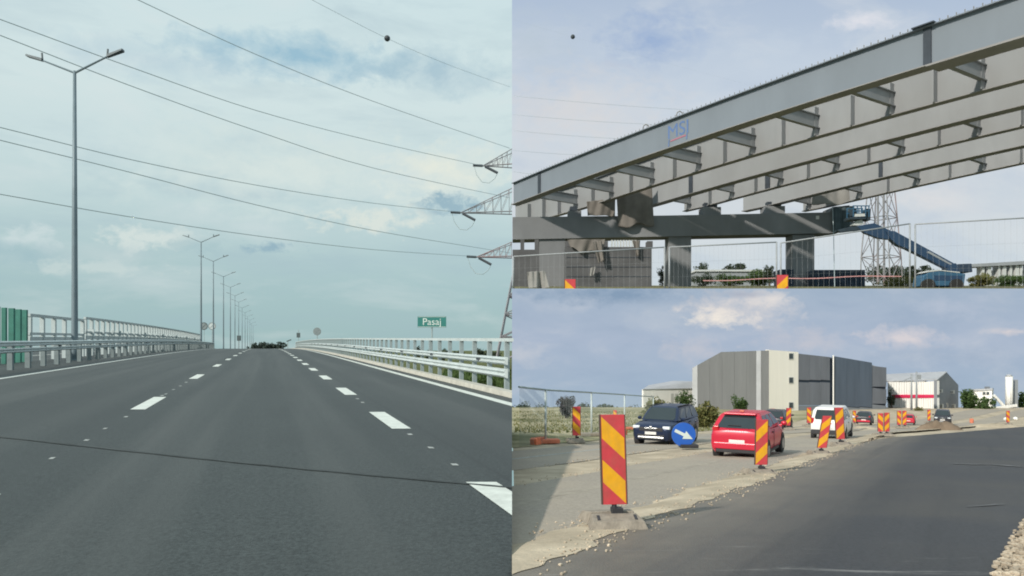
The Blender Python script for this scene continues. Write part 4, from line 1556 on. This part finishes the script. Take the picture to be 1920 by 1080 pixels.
# ---- delineators
front = PR(1154, 997)
DL = [(1154, 997, .205 * 1000, False, 'front red and yellow delineator board on a dusty rubber base', -.03),
      (1427, 893, 103, True, 'delineator board in front of the red car', .02),
      (1539, 855, 73, True, 'delineator board in front of the white van, left one', .16),
      (1577, 838, 72, True, 'delineator board right of the white van', -.06),
      (1651, 818, 42, False, 'delineator board left of the close pair by the white hall', .0),
      (1663, 818, 43, True, 'delineator board right of the close pair by the white hall', .0),
      (1081, 830, 66, False, 'delineator board beside the mesh fence at the left', .0),
      (1153, 800, 30, False, 'small delineator board behind the front board, left of the navy car', .0),
      (1336, 800, 36, False, 'small delineator board left above the red car', .0),
      (1281, 800, 34, True, 'delineator board peeping above the blue arrow sign', .0),
      (1449, 803, 36, True, 'small delineator board between the red car and the dark car', .0),
      (1477, 806, 40, True, 'delineator board right of the dark car behind the red car', .06),
      (1517, 800, 35, False, 'small delineator board left of the white van roof', .0),
      (1686, 803, 32, False, 'far small delineator board right of the close pair', .0),
      (1696, 803, 32, True, 'far small delineator board second right of the close pair', .0),
      (1602, 797, 26, False, 'tiny far delineator board right behind the white van', .0),
      (1890, 797, 26, False, 'tiny far delineator board at the right edge of the road works', .0),
      (1742, 793, 24, True, 'tiny far delineator board in front of the grey gable', .0)]
for (px, py, hpx, fl, lb, ln) in DL:
    p = PR(px, py, .0)
    s = hpx / F * p.y / 1.22
    dz = .05 if px in (1154,) else .02
    delineator(lb, p + V(0, 0, dz), math.radians(random.Random(px).uniform(-6, 6)), s, fl, True, ln)

# ---- blue arrow sign
p = PR(1292, 842, .02)
Y = p.y
c = W(1282, 815, Y)
t = thing('arrow_sign', p, 'round blue sign with a white arrow pointing down to the right, low on the road', 'road sign')
R = 22.5 / F * Y
pl_ = MB().extrude(ngon(c, R, 28), (0, .03, 0)).build('sign_plate', 'sign_blue', t)
ax = V(.86, 0, -.42).normalized()
ay = V(.42, 0, .86).normalized()
A = lambda u, v: c + (ax * u + ay * v) * R + V(0, -.012, 0)
MB().extrude([A(-.82, -.13), A(.05, -.13), A(.05, -.36), A(.82, 0), A(.05, .36), A(.05, .13), A(-.82, .13)], (0, .008, 0)).build('arrow', 'sign_white', pl_)
MB().tube([V(p.x, Y + .05, p.z), c + V(.05, .05, 0)], .03, 6).build('post', 'trim', t)
MB().box(p + V(0, .05, .04), (.36, .25, .07)).build('base', 'trim', t, bevel=.015)

# ---- site fence on the left
fx = [(940, 722, 840), (1023, 731, 832), (1109, 736, 818), (1171, 740, 806), (1225, 744, 800)]
fl_ = ['mesh fence panel cut by the left edge of the road works', 'mesh fence panel left of the tall roadside board', 'mesh fence panel right of the tall roadside board', 'mesh fence panel running behind the navy car']
for i in range(4):
    (xa, ya, ba), (xb, yb_, bb_) = fx[i], fx[i + 1]
    pa, pb = PR(xa, ba), PR(xb, bb_)
    if pa.x < .15:
        q = (.15 - pa.x) / (pb.x - pa.x)
        pa = pa.lerp(pb, q)
        ya = ya + (yb_ - ya) * q
    ta, tb = V(pa.x, pa.y, (HOR - ya) / F * pa.y), V(pb.x, pb.y, (HOR - yb_) / F * pb.y)
    t = thing('mesh_fence_panel', (pa + pb) / 2, fl_[i], 'fence panel', 'mesh fence panels at the road works')
    MB().tube([ta, tb], .024, 6).build('top_rail', 'galv_post', t, True)
    MB().tube([pb + V(0, 0, -.02), tb], .026, 6).build('post', 'galv', t, True)
    mb = MB()
    for k in range(1, 30):
        mb.tube([pa.lerp(pb, k / 30), ta.lerp(tb, k / 30)], .0035, 3)
    tag(mb.build('wire_mesh', 'galv_post', t), kind='stuff')
    MB().box(pb + V(0, 0, .06), (.65, .22, .1), .2).build('foot_block', 'orange_base' if i % 2 == 0 else 'rubber', t, bevel=.02)
for i, (x0, x1, y) in enumerate([(1130, 1172, 818), (1000, 1020, 834)]):
    a, b = PR(x0, y), PR(x1, y - 3)
    mb = MB()
    for q in range(8):
        mb.bar(a.lerp(b, q / 8) + V(0, 0, .05 + .03 * (q % 2)), a.lerp(b, (q + 1) / 8) + V(0, 0, .05 + .03 * ((q + 1) % 2)), .15, .16)
    tag(mb.build('barrier_mesh', 'hivis'), ['fallen orange safety mesh at the foot of the fence, by the front board', 'small heap of orange mesh at the left fence foot'][i], 'safety mesh')


# ---- cars (x forward, y left, z up, metres)
def ring_loft(mb, stations):
    """stations: list of lists of points (same count) -> skin with end caps"""
    n0 = len(mb.v)
    m = len(stations[0])
    for s in stations:
        mb.v += [tuple(p) for p in s]
    for i in range(len(stations) - 1):
        for k in range(m):
            k2 = (k + 1) % m
            mb.f.append((n0 + i * m + k, n0 + i * m + k2, n0 + (i + 1) * m + k2, n0 + (i + 1) * m + k))
    mb.f.append(tuple(n0 + k for k in range(m)))
    mb.f.append(tuple(n0 + (len(stations) - 1) * m + k for k in range(m))[::-1])


def body_ring(x, zb, zt, hw, crown=.03):
    half = [(hw * .86, zb), (hw * .97, zb + .1), (hw, zb + (zt - zb) * .35), (hw * 1.0, zb + (zt - zb) * .7), (hw * .95, zt - .04), (hw * .86, zt), (hw * .4, zt + crown)]
    return [V(x, y, z) for y, z in half] + [V(x, -y, z) for y, z in reversed(half)]


def make_car(label, loc, yaw, scale, paint, low, cab, wheels_x, wr, rear=None, frontd=None, name='parked_car', cat='car', roof_z=1.5, glass_rows=None):
    t = thing(name, loc, label, cat, None, yaw, scale)
    mb = MB()
    ring_loft(mb, [body_ring(*s) for s in low])
    bo_ = mb.build('body', paint, t, True, world=False)
    es = bo_.modifiers.new('edge', 'EDGE_SPLIT')
    es.split_angle = math.radians(38)
    # cabin: (x_rear_belt, x_rear_roof, x_front_roof, x_front_belt, z_belt, hw_belt, hw_roof)
    xrb, xrr, xfr, xfb, zb, hb, hr = cab
    zr = roof_z
    mbc = MB()
    rows = []
    for (q, dz) in [(0, -.03), (.5, 0), (.86, 0), (1.0, -.015)]:
        z = zb + (zr - zb) * q + dz * 0
        xr = xrb + (xrr - xrb) * q
        xf = xfb + (xfr - xfb) * q
        h = hb + (hr - hb) * (q ** 1.3)
        if q == 1.0:
            h *= .9
            xr += .12
            xf -= .14
        rows.append([V(xr, h, z), V(xf, h, z), V(xf, -h, z), V(xr, -h, z), V(xr, h, z)])
    mbc.grid(rows)
    mid = V((xrr + xfr) / 2, 0, zr + .035)
    lr = rows[-1]
    for k in range(4):
        mbc.poly([lr[k], lr[k + 1], mid])
    cb = mbc.build('cabin', paint, t, True, world=False, bevel=.09)
    cb.modifiers['bevel'].segments = 4
    wn_ = cb.modifiers.new('wn', 'WEIGHTED_NORMAL')

    def face(u0, u1, v0, v1, side, off):
        """glass pane on a cabin face. side: rear, front, left, right"""
        def pt(u, v):
            z = zb + (zr - zb) * v
            xr = xrb + (xrr - xrb) * v
            xf = xfb + (xfr - xfb) * v
            h = hb + (hr - hb) * (v ** 1.3)
            if side == 'rear':
                return V(xr - off, -h + 2 * h * u, z + off * .3)
            if side == 'front':
                return V(xf + off, -h + 2 * h * u, z + off * .3)
            sg = 1 if side == 'left' else -1
            return V(xr + (xf - xr) * u, sg * (h + off), z)
        c4 = [pt(u0 + .04, v0), pt(u1 - .04, v0), pt(u1, v0 + .12), pt(u1 - .02, v1), pt(u0 + .02, v1), pt(u0, v0 + .12)]
        if side in ('rear', 'front'):
            vec = V(.05 if side == 'rear' else -.05, 0, 0)
        else:
            vec = V(0, -.05 if side == 'left' else .05, 0)
        return MB().extrude(c4, vec)
    face(.09, .91, .12, .84, 'rear', .012).build('rear_window', 'glass', cb, world=False)
    face(.07, .93, .06, .9, 'front', .012).build('windscreen', 'glass', cb, world=False)
    for sd in ('left', 'right'):
        for (a, b) in (glass_rows or [(.08, .3), (.33, .6), (.63, .9)]):
            face(a, b, .1, .84, sd, .012).build('side_window', 'glass', cb, world=False)
    hwm = max(s[3] for s in low)
    for x in wheels_x:
        for sg in (-1, 1):
            yo = sg * (hwm + .012)
            tm = MB().tube([V(x, yo, wr), V(x, yo - sg * .03, wr), V(x, yo - sg * .2, wr)], [wr * .93, wr, wr], 18)
            wh = tm.build('wheel', 'tyre', t, world=False)
            MB().tube([V(x, yo + sg * .006, wr), V(x, yo - sg * .05, wr)], wr * .62, 12).build('rim', 'rim', wh, world=False)
            arch = MB().tube([V(x, sg * (hwm + .002), wr + .02), V(x, sg * (hwm - .22), wr + .02)], wr * 1.17, 18)
            arch.build('wheel_arch', 'trim', t, world=False)
    for sg in (-1, 1):
        for xd in (xrb + .62, (xrb + xfb) / 2 + .05, xfb - .12):
            MB().box((xd, sg * (hwm + .001), .62), (.014, .012, .62)).build('door_gap', 'trim', t, world=False)
        MB().box(((xrb + xfb) / 2 - .12, sg * (hwm * .985 + .012), zb - .13), (.16, .03, .035)).build('door_handle', 'trim', t, world=False)
        MB().box(((xrb + xfb) / 2, sg * (hwm * .97), .27), (abs(wheels_x[1] - wheels_x[0]) - wr * 2.3, .05, .09)).build('sill', 'trim', t, world=False)
    for sg in (-1, 1):
        MB().sphere(V(xfb - .32, sg * (hb + .16), zb + .06), .1, 8, 5, (.7, 1.1, .8)).build('mirror', paint, t, True, world=False)
    xr0, xf0 = low[0][0], low[-1][0]
    for (nm, m, x, y, z, sx_, sy_, sz_) in (rear or []) + (frontd or []):
        MB().box((x, y, z), (sx_, sy_, sz_)).build(nm, m, t, world=False, bevel=min(.02, sx_ * .3, sz_ * .3))
    return t


head = math.atan2(1.0, SR)                    # heading of the road in the plane
HD = V(SR, 1, -.0807) / math.hypot(SR, 1)
# red hatchback driving away
lowh = [(-1.93, .42, .84, .70), (-1.90, .30, .93, .79), (-1.78, .24, 1.0, .83), (-1.2, .2, 1.02, .85), (-.2, .2, .98, .855), (.7, .2, .96, .855), (1.15, .2, .92, .84), (1.6, .22, .85, .8), (1.86, .28, .74, .72), (1.95, .36, .62, .6)]
rear_red = [('number_plate', 'plate', -1.915, -.02, .62, .04, .5, .12), ('tail_lamp', 'tail', -1.80, .66, .98, .14, .17, .22), ('tail_lamp', 'tail', -1.80, -.66, .98, .14, .17, .22),
            ('bumper', 'paint_red', -1.925, 0, .48, .1, 1.42, .2), ('lower_bumper', 'trim', -1.88, 0, .32, .12, 1.3, .12), ('badge', 'chrome', -1.9, -.02, .86, .03, .2, .07),
            ('spoiler', 'paint_red', -1.34, 0, 1.465, .24, 1.02, .05), ('brake_light', 'hivis', -1.1, 0, 1.545, .1, .14, .03), ('wiper', 'trim', -1.72, .1, 1.12, .03, .42, .02), ('hatch_gap', 'trim', -1.922, 0, .56, .02, 1.3, .012)]
p = PR(1379, 857)
make_car('small red hatchback driving away behind the arrow sign', p + HD * 1.93 * KR, head, KR * .97, 'paint_red', lowh,
         (-1.84, -1.28, .25, 1.16, .97, .80, .60), (-1.2, 1.2), .3, rear_red, None, 'hatchback_car', 'car', 1.5)
# navy car coming towards the camera
lows = [(-2.1, .5, .95, .74), (-2.02, .34, 1.05, .84), (-1.6, .26, 1.1, .89), (-.4, .24, 1.07, .9), (.8, .24, 1.05, .9), (1.2, .24, 1.04, .89), (1.7, .26, 1.0, .87), (2.02, .32, .92, .82), (2.12, .45, .8, .74)]
fr_navy = [('grille', 'trim', 2.08, 0, .78, .1, 1.05, .16), ('grille_bar', 'chrome', 2.135, 0, .83, .03, .55, .035), ('badge', 'chrome', 2.14, 0, .84, .03, .12, .12),
           ('head_lamp', 'head', 2.02, .66, .86, .16, .3, .12), ('head_lamp', 'head', 2.02, -.66, .86, .16, .3, .12), ('number_plate', 'plate', 2.14, 0, .62, .03, .5, .12),
           ('skid_plate', 'chrome', 2.1, 0, .43, .08, 1.15, .08), ('lower_intake', 'trim', 2.1, 0, .52, .06, 1.2, .08), ('roof_rail', 'trim', -.4, .62, 1.66, 1.7, .04, .04), ('roof_rail', 'trim', -.4, -.62, 1.66, 1.7, .04, .04)]
p = PR(1220, 833)
make_car('dark navy car facing the camera behind the arrow sign', p + HD * 2.12 * KR, head + math.pi, KR * 1.0, 'paint_navy', lows,
         (-2.0, -1.65, .35, 1.1, 1.07, .83, .66), (-1.3, 1.33), .34, None, fr_navy, 'sport_utility_car', 'car', 1.64)
# white van
lowv = [(-2.05, .5, 1.05, .78), (-2.0, .38, 1.12, .88), (-1.6, .3, 1.15, .92), (0, .28, 1.12, .93), (1.0, .28, 1.1, .92), (1.7, .28, 1.0, .88), (2.1, .36, .85, .78)]
rear_van = [('number_plate', 'plate', -2.06, 0, .74, .03, .5, .12), ('tail_lamp', 'tail', -2.0, .79, 1.12, .08, .13, .34), ('tail_lamp', 'tail', -2.0, -.79, 1.12, .08, .13, .34),
            ('bumper', 'trim', -2.06, 0, .5, .14, 1.7, .24), ('door_stripe', 'band_red', -2.045, 0, .98, .02, .5, .05)]
p = PR(1551, 822)
make_car('white van driving away between the delineator boards', p + HD * 1.9 * KR, head, KR * .9, 'paint_white', lowv,
         (-2.0, -1.86, .8, 1.4, 1.1, .86, .72), (-1.35, 1.4), .35, rear_van, None, 'delivery_van', 'van', 1.86)
# dark car behind the red one
p = PR(1447, 806)
make_car('dark car half hidden behind the red hatchback', p + HD * 1.93 * KR, head, KR, 'paint_black', lowh,
         (-1.82, -1.38, .35, 1.12, .98, .79, .62), (-1.2, 1.2), .3, rear_red[:5], None, 'hatchback_car', 'car', 1.5)
p = PR(1780, 797)
make_car('dark parked car far off in front of the grey gable', p + V(.0, .6, .01), head + math.pi, KR * .8, 'paint_black', lows,
         (-2.0, -1.65, .35, 1.1, 1.07, .83, .66), (-1.3, 1.33), .34, None, fr_navy[:8], 'parked_car', 'car', 1.64)
p = PR(1632, 797)
make_car('small dark car far off in front of the blue hall', p + V(.0, .6, .01), head, KR * .8, 'paint_black', lowh,
         (-1.82, -1.38, .35, 1.12, .98, .79, .62), (-1.2, 1.2), .3, rear_red[:5], None, 'parked_car', 'car', 1.5)
p = PR(1716, 797)
make_car('small red car far off below the red-banded hall', p + V(.0, .6, .01), head, KR * .62, 'paint_red', lowh,
         (-1.82, -1.38, .35, 1.12, .98, .79, .62), (-1.2, 1.2), .3, rear_red[:5], None, 'parked_car', 'car', 1.5)


# ---- halls
def wallq(name, m, parent, pts, thick=.25):
    """pts: (px,py,Y) outline of a wall panel, thickened away from the camera"""
    P3 = [W(x, y, Y) for x, y, Y in pts]
    n = (P3[1] - P3[0]).cross(P3[2] - P3[0]).normalized()
    if n.y < 0:
        n = -n
    return MB().extrude(P3, n * thick).build(name, m, parent)


zg = lambda Y: HOR - F * (ZR(Y) - .1) / Y
hall = thing('grey_hall', PR(1442, 790), 'large grey hall with cream stair tower and blue cladding', 'building')
Yn, Yl, Yr = 57.0, 62.0, 61.5
yl = lambda x: Yn + (Yl - Yn) * (1442 - x) / (1442 - 1298)
yrr = lambda x: Yn + (Yr - Yn) * (x - 1442) / (1662 - 1442)
# gable side towards the left, built of upright cladding strips
xs = [1298, 1308, 1331, 1354, 1377, 1400, 1418, 1427, 1442]


def topg(x):
    return 690 + (660 - 690) * (x - 1298) / (1352 - 1298) if x < 1352 else 660 - 3 * (x - 1352) / 90


for i, (a, b) in enumerate(zip(xs[:-1], xs[1:])):
    m = 'roof_grey' if i in (0, 6) else 'hall_grey'
    out_ = .0 if i not in (0, 6) else -.05
    mid_ = [(1352, 660, yl(1352) + out_)] if a < 1352 < b else []
    pts = [(a, zg(yl(a)), yl(a) + out_), (b - .25, zg(yl(b)), yl(b) + out_), (b - .25, topg(b), yl(b) + out_)] + mid_ + [(a, topg(a), yl(a) + out_)]
    wallq('cladding_panel', m, hall, pts)
# cream stair tower
wallq('wall', 'hall_white', hall, [(1442, zg(Yn), Yn), (1497, zg(yrr(1497)), yrr(1497)), (1497, 660, yrr(1497)), (1442, 656, Yn)], .4)
for yy in (668, 713, 760):
    Yw = yrr(1484)
    fr = wallq('window', 'win_frame', hall, [(1479, yy - 6, yrr(1479) - .05), (1488, yy - 6, yrr(1488) - .05), (1488, yy + 6, yrr(1488) - .05), (1479, yy + 6, yrr(1479) - .05)], .1)
    wallq('pane', 'win_dark', fr, [(1480, yy - 5, yrr(1480) - .07), (1487, yy - 5, yrr(1487) - .07), (1487, yy + 4.6, yrr(1487) - .07), (1480, yy + 4.6, yrr(1480) - .07)], .05)
# slate panels
for (a, b) in [(1497, 1518), (1518, 1539), (1539, 1556)]:
    tp_ = lambda x: 663 + 7 * (x - 1497) / 63
    wallq('cladding_panel', 'hall_slate', hall, [(a + .3, 712, yrr(a)), (b, 713, yrr(b)), (b, tp_(b), yrr(b)), (a + .3, tp_(a), yrr(a))])
    wallq('cladding_panel', 'hall_slate', hall, [(a + .3, 760, yrr(a)), (b, 760, yrr(b)), (b, 717.5, yrr(b)), (a + .3, 716.5, yrr(a))])
    wallq('plinth_panel', 'gable_grey', hall, [(a + .3, zg(yrr(a)), yrr(a)), (b, zg(yrr(b)), yrr(b)), (b, 761, yrr(b)), (a + .3, 761, yrr(a))])
wallq('recess_band', 'hall_dark', hall, [(1497, 718, yrr(1497) + .12), (1556, 718, yrr(1556) + .12), (1556, 711, yrr(1556) + .12), (1497, 711, yrr(1497) + .12)], .1)
wallq('recess', 'hall_dark', hall, [(1556, zg(yrr(1556)), yrr(1556) + .25), (1563, zg(yrr(1563)), yrr(1563) + .25), (1563, 671, yrr(1563) + .25), (1556, 670, yrr(1556) + .25)], .1)
MB().tube([W(1562.5, 772, yrr(1562) - .12), W(1562.5, 666, yrr(1562) - .12)], .05, 6).build('downpipe', 'white_wall', hall)
tb_ = lambda x: 668 + 12 * (x - 1565) / 70
for (a, b) in [(1565, 1588), (1588, 1611), (1611, 1635)]:
    wallq('cladding_panel', 'hall_blue', hall, [(a + .25, 762, yrr(a) - .05), (b, 764, yrr(b) - .05), (b, tb_(b), yrr(b) - .05), (a + .25, tb_(a), yrr(a) - .05)], .3)
    wallq('plinth_panel', 'gable_grey', hall, [(a + .25, zg(yrr(a)), yrr(a)), (b, zg(yrr(b)), yrr(b)), (b, 765, yrr(b)), (a + .25, 763, yrr(a))])
for (y0, y1, m) in [(686, 725, 'hall_slate'), (727, 757, 'roof_grey'), (758, None, 'gable_grey')]:
    wallq('cladding_panel', 'hall_slate' if m != 'gable_grey' else m, hall, [(1635.3, (y1 or zg(yrr(1635))), yrr(1635)), (1662, (y1 or zg(yrr(1662))), yrr(1662)), (1662, y0 + 3, yrr(1662)), (1635.3, y0, yrr(1635))])
# roof and back
r3 = [W(1298, 689.5, Yl), W(1352, 659.5, yl(1352)), W(1442, 656.5, Yn), W(1497, 660.5, yrr(1497)), W(1560, 670, yrr(1560)), W(1635, 681, yrr(1635)), W(1662, 690, yrr(1662)), W(1640, 690, 69.3), W(1330, 690, 69.3)]
MB().poly([p - V(0, -.1, .12) for p in r3]).build('roof', 'roof_grey', hall)
MB().poly([W(1662, 690, Yr) + V(-.05, 0, 0), W(1662, zg(Yr), Yr) + V(-.05, 0, 0), V(W(1662, 690, Yr).x - .6, 69.3, ZR(69)), V(W(1662, 690, Yr).x - .6, 69.3, W(1662, 690, Yr).z)]).build('wall', 'hall_slate', hall)

# red-banded white hall
wh = thing('white_hall', PR(1757, 789), 'white hall with a red band and grey gable end', 'building')
yw = lambda x: 66.5 - 4.5 * (x - 1664) / (1757 - 1664)
yg = lambda x: 62.0 + 3.0 * (x - 1757) / 40
for (a, b) in [(1664, 1687), (1687, 1710), (1710, 1733), (1733, 1757)]:
    wallq('wall_panel', 'white_wall', wh, [(a + .2, zg(yw(a)), yw(a)), (b, zg(yw(b)), yw(b)), (b, 746, yw(b)), (a + .2, 746, yw(a))])
    wallq('wall_panel', 'white_wall', wh, [(a + .2, 740, yw(a)), (b, 740, yw(b)), (b, 714, yw(b)), (a + .2, 716, yw(a))])
wallq('red_band', 'band_red', wh, [(1672, 746, yw(1672) - .03), (1755, 746, yw(1755) - .03), (1755, 740, yw(1755) - .03), (1672, 740, yw(1672) - .03)], .2)
wallq('gable_wall', 'gable_grey', wh, [(1757, zg(62), 62), (1797, zg(65), 65), (1797, 722, 65), (1776, 699, 63.4), (1757, 712, 62)], .25)
MB().extrude([W(1662, 716, 66.6), W(1757.5, 713, 61.9), W(1776, 698, 63.3), W(1700, 701, 68.5), W(1662, 703, 69)], (0, 0, .08)).build('roof', 'roof_grey', wh)
for (x, y, w_, h_) in [(1764, 733, 8, 6), (1786, 735, 8, 6), (1765, 762, 9, 9), (1776, 760, 4, 8), (1788, 762, 8, 8)]:
    fr = wallq('window', 'win_frame', wh, [(x - w_ / 2, y - h_ / 2, yg(x - w_ / 2) - .04), (x + w_ / 2, y - h_ / 2, yg(x + w_ / 2) - .04), (x + w_ / 2, y + h_ / 2, yg(x + w_ / 2) - .04), (x - w_ / 2, y + h_ / 2, yg(x - w_ / 2) - .04)], .08)
    wallq('pane', 'win_dark', fr, [(x - w_ / 2 + .6, y - h_ / 2 + .6, yg(x - w_ / 2) - .06), (x + w_ / 2 - .6, y - h_ / 2 + .6, yg(x + w_ / 2) - .06), (x + w_ / 2 - .6, y + h_ / 2 - .6, yg(x + w_ / 2) - .06), (x - w_ / 2 + .6, y + h_ / 2 - .6, yg(x - w_ / 2) - .06)], .04)
# utility poles in front
for i, (x, yt) in enumerate([(1709, 701), (1718.5, 697)]):
    Y = 59.0
    b = V((x - 960) / F * Y, Y, ZR(Y))
    t = thing('utility_pole', b, ['left utility pole in front of the white hall', 'right utility pole in front of the white hall'][i], 'pole', 'utility poles')
    MB().tube([b, W(x, yt, Y)], [.09, .06], 8).build('pole', 'far_grey', t, True)
    if i == 0:
        MB().tube([W(x, 707, Y), W(1692, 715, Y)], .04, 5).build('bracket', 'far_grey', t)
        MB().tube([W(x, 714, Y), W(1700, 715, Y)], .04, 5).build('bracket', 'far_grey', t)
    else:
        MB().box(W(x + 4, 707, Y), (.3, .2, .35)).build('transformer', 'far_grey', t)

# white hall far left
lw = thing('white_shed', PR(1250, 787), 'white shed with a shallow roof left of the grey hall', 'building')
wallq('wall', 'white_wall', lw, [(1206, zg(66), 66), (1298, zg(68.5), 68.5), (1298, 728, 68.5), (1206, 730, 66)], .2)
wallq('roof', 'roof_grey', lw, [(1205, 730, 65.9), (1299, 728, 68.4), (1299, 715, 69.2), (1262, 714, 69), (1216, 722, 68)], .08)
for x in (1258, 1266):
    wallq('wall_strip', 'win_frame', lw, [(x, 768, 66 + 2.5 * (x - 1206) / 92 - .04), (x + 5, 768, 66 + 2.5 * (x + 5 - 1206) / 92 - .04), (x + 5, 738, 66 + 2.5 * (x + 5 - 1206) / 92 - .04), (x, 738, 66 + 2.5 * (x - 1206) / 92 - .04)], .05)

# buildings at the far right
rb = thing('white_office', PR(1842, 786), 'small white flat-roofed building behind green trees at right', 'building')
wallq('wall', 'white_wall', rb, [(1820, zg(67), 67), (1860, zg(66), 66), (1860, 731, 66), (1820, 733, 67)], 1.2)
wallq('roof', 'roof_grey', rb, [(1819, 733.2, 66.9), (1861, 731.2, 65.9), (1861, 728.5, 65.9), (1819, 730.5, 66.9)], 1.3)
for (x, y) in [(1845, 737), (1852, 737), (1852, 749), (1845, 749)]:
    Yw = 67 - (x - 1820) / 40
    fr = wallq('window', 'win_frame', rb, [(x - 2.6, y - 2.4, Yw - .06), (x + 2.6, y - 2.4, Yw - .16), (x + 2.6, y + 2.4, Yw - .16), (x - 2.6, y + 2.4, Yw - .06)], .15)
    wallq('pane', 'win_dark', fr, [(x - 2, y - 1.9, Yw - .09), (x + 2, y - 1.9, Yw - .19), (x + 2, y + 1.9, Yw - .19), (x - 2, y + 1.9, Yw - .09)], .05)
MB().box(W(1851, 727, 66.3), (.3, .3, .2)).build('roof_unit', 'gable_grey', rb)
Y = 65.0
sb = V((1892 - 960) / F * Y, Y, ZR(Y))
si = thing('silo_tower', sb, 'slim white silo tower with a loading conveyor at the right edge', 'silo')
MB().tube([sb, W(1892, 706, Y)], 6.2 / F * Y, 18).build('silo', 'white_wall', si, True)
MB().tube([W(1892, 706, Y), W(1892, 702, Y)], [6.2 / F * Y, 3.5 / F * Y], 18).build('silo_cap', 'roof_grey', si, True)
pb = W(1903, 712, Y + .5)
MB().box(V(pb.x, Y + .5, (pb.z + sb.z) / 2), (6 / F * Y, .4, pb.z - sb.z)).build('ladder_shaft', 'far_grey', si)
MB().bar(W(1863, 741, Y - .6), W(1884, 763, Y - .6), .16, .2).build('conveyor', 'white_wall', si)
MB().bar(W(1862, 766, Y - .6), W(1906, 760, Y - .6), .2, .22).build('gantry', 'white_wall', si)
for x in (1864, 1884, 1904):
    MB().bar(W(x, 764, Y - .6), V((x - 960) / F * Y, Y - .6, ZR(Y)), .1).build('gantry_leg', 'far_grey', si)

# vegetation of the road works
veg = [('dark plum-leaved tree behind the mesh fence', 1044, 1078, 742, 786, 48, 'leaf_plum', 900), ('green tree between the white shed and the grey hall', 1268, 1300, 734, 772, 58, 'leaf_green', 700),
       ('yellow-green bush left of the red car', 1296, 1348, 757, 806, 34, 'leaf_dry', 1300), ('green bush at the foot of the grey cladding', 1365, 1402, 744, 790, 50, 'leaf_green', 800),
       ('dry brown bush behind the navy car', 1196, 1262, 744, 790, 50, 'leaf_dry', 1000), ('bushy green tree right of the grey gable', 1796, 1838, 732, 784, 63, 'leaf_green', 900),
       ('lower green tree in front of the white office', 1828, 1868, 744, 784, 62, 'leaf_green', 700), ('dark tree beside the hall corner with the red band', 1660, 1682, 724, 772, 65, 'leaf_dark', 500),
       ('green bush below the red band', 1705, 1735, 762, 790, 58, 'leaf_dry', 500), ('green tree behind the silo at the right edge', 1895, 1935, 738, 778, 67, 'leaf_green', 700)]
for i, (lb, x0, x1, yt, yb_, Y, m, n) in enumerate(veg):
    tree(x0, x1, yt, yb_, Y, ZR(Y), m, lb, 'bush' if 'bush' in lb else 'tree', None, n, 'bush' if 'bush' in lb else 'tree', 300 + i)
hd = ['far tree line clump at the left edge of the road works', 'second far tree clump from the left behind the fence', 'far tree clump left of the plum-leaved tree', 'far tree clump right of the plum-leaved tree',
      'far tree clump behind the second fence post', 'far tree clump left of the white shed']
for i, (x0, x1, yt) in enumerate([(962, 1000, 756), (994, 1034, 759), (1026, 1060, 764), (1070, 1118, 758), (1108, 1158, 757), (1150, 1212, 760)]):
    tree(x0, x1, yt, 784, 67.5 + .3 * (i % 2), ZR(67), 'leaf_dark', hd[i], 'tree', 'far tree clumps behind the road works', 700, 'tree', 330 + i)
# dry grass tufts on the verge
rng = random.Random(21)
mb = MB()
for _ in range(5200):
    x, y = rng.uniform(961, 1330), 772 + 40 * rng.random() ** 1.2
    X, Y = GR(x, y)
    if (X - SR * Y) / HR > -11.6 or X < .1 or Y > 69:
        continue
    h = rng.uniform(.03, .13)
    p = V(X, Y, ZR(Y) - .02)
    a = rng.uniform(0, math.pi)
    d = V(math.cos(a), math.sin(a), 0) * rng.uniform(.02, .07)
    mb.add([p - d, p + d, p + V(rng.uniform(-.06, .06), 0, h)], [(0, 1, 2)])
tag(mb.build('grass', 'leaf_dry'), 'dry yellow grass tufts on the verge behind the fence', 'grass', kind='stuff')


# heaps of dug earth on the far side
def heap(x0, x1, yb_, h, m, label, seed):
    rg = random.Random(seed)
    a, b = PR(x0, yb_), PR(x1, yb_)
    n = 16
    rows = []
    dep = (b - a).length * .35
    for j in range(7):
        v = j / 6
        r = []
        for i in range(n + 1):
            u = i / n
            p = a.lerp(b, u) + V(0, dep * (v - .2), 0)
            hh = h * math.sin(math.pi * u) ** .7 * math.sin(math.pi * v) ** .8 * rg.uniform(.75, 1.1)
            r.append(V(p.x, p.y, ZR(p.y) - .03 + hh))
        rows.append(r)
    return tag(MB().grid(rows).build('earth_heap', m, None, True), label, 'earth heap')


heap(1722, 1808, 806, .42, 'dirt_dark', 'long dark heap of dug earth beyond the fresh asphalt', 1)
heap(1810, 1925, 801, .2, 'dirt', 'low sandy heap beyond the fresh asphalt at the right', 2)
heap(1590, 1650, 803, .12, 'dirt', 'low dirt heap behind the white van', 3)
for i, (x, y, m, lb) in enumerate([(1822, 793, 'orange_base', 'orange barrel beside the sandy heap'), (1886, 789, 'white_wall', 'white sack at the foot of the silo'), (1904, 788, 'white_wall', 'second white sack right of the silo foot')]):
    p = PR(x, y)
    k = p.y / F
    if i == 0:
        o = MB().tube([p, p + V(0, 0, 2 * k), p + V(0, 0, 6 * k), p + V(0, 0, 8 * k)], [3 * k, 3.4 * k, 3.4 * k, 3 * k], 12).build('barrel', m)
    else:
        o = MB().sphere(p + V(0, 0, 3 * k), 4 * k, 10, 7, (1.1, .9, .9)).build('sack', m, None, True)
    tag(o, lb, 'barrel' if i == 0 else 'sack')
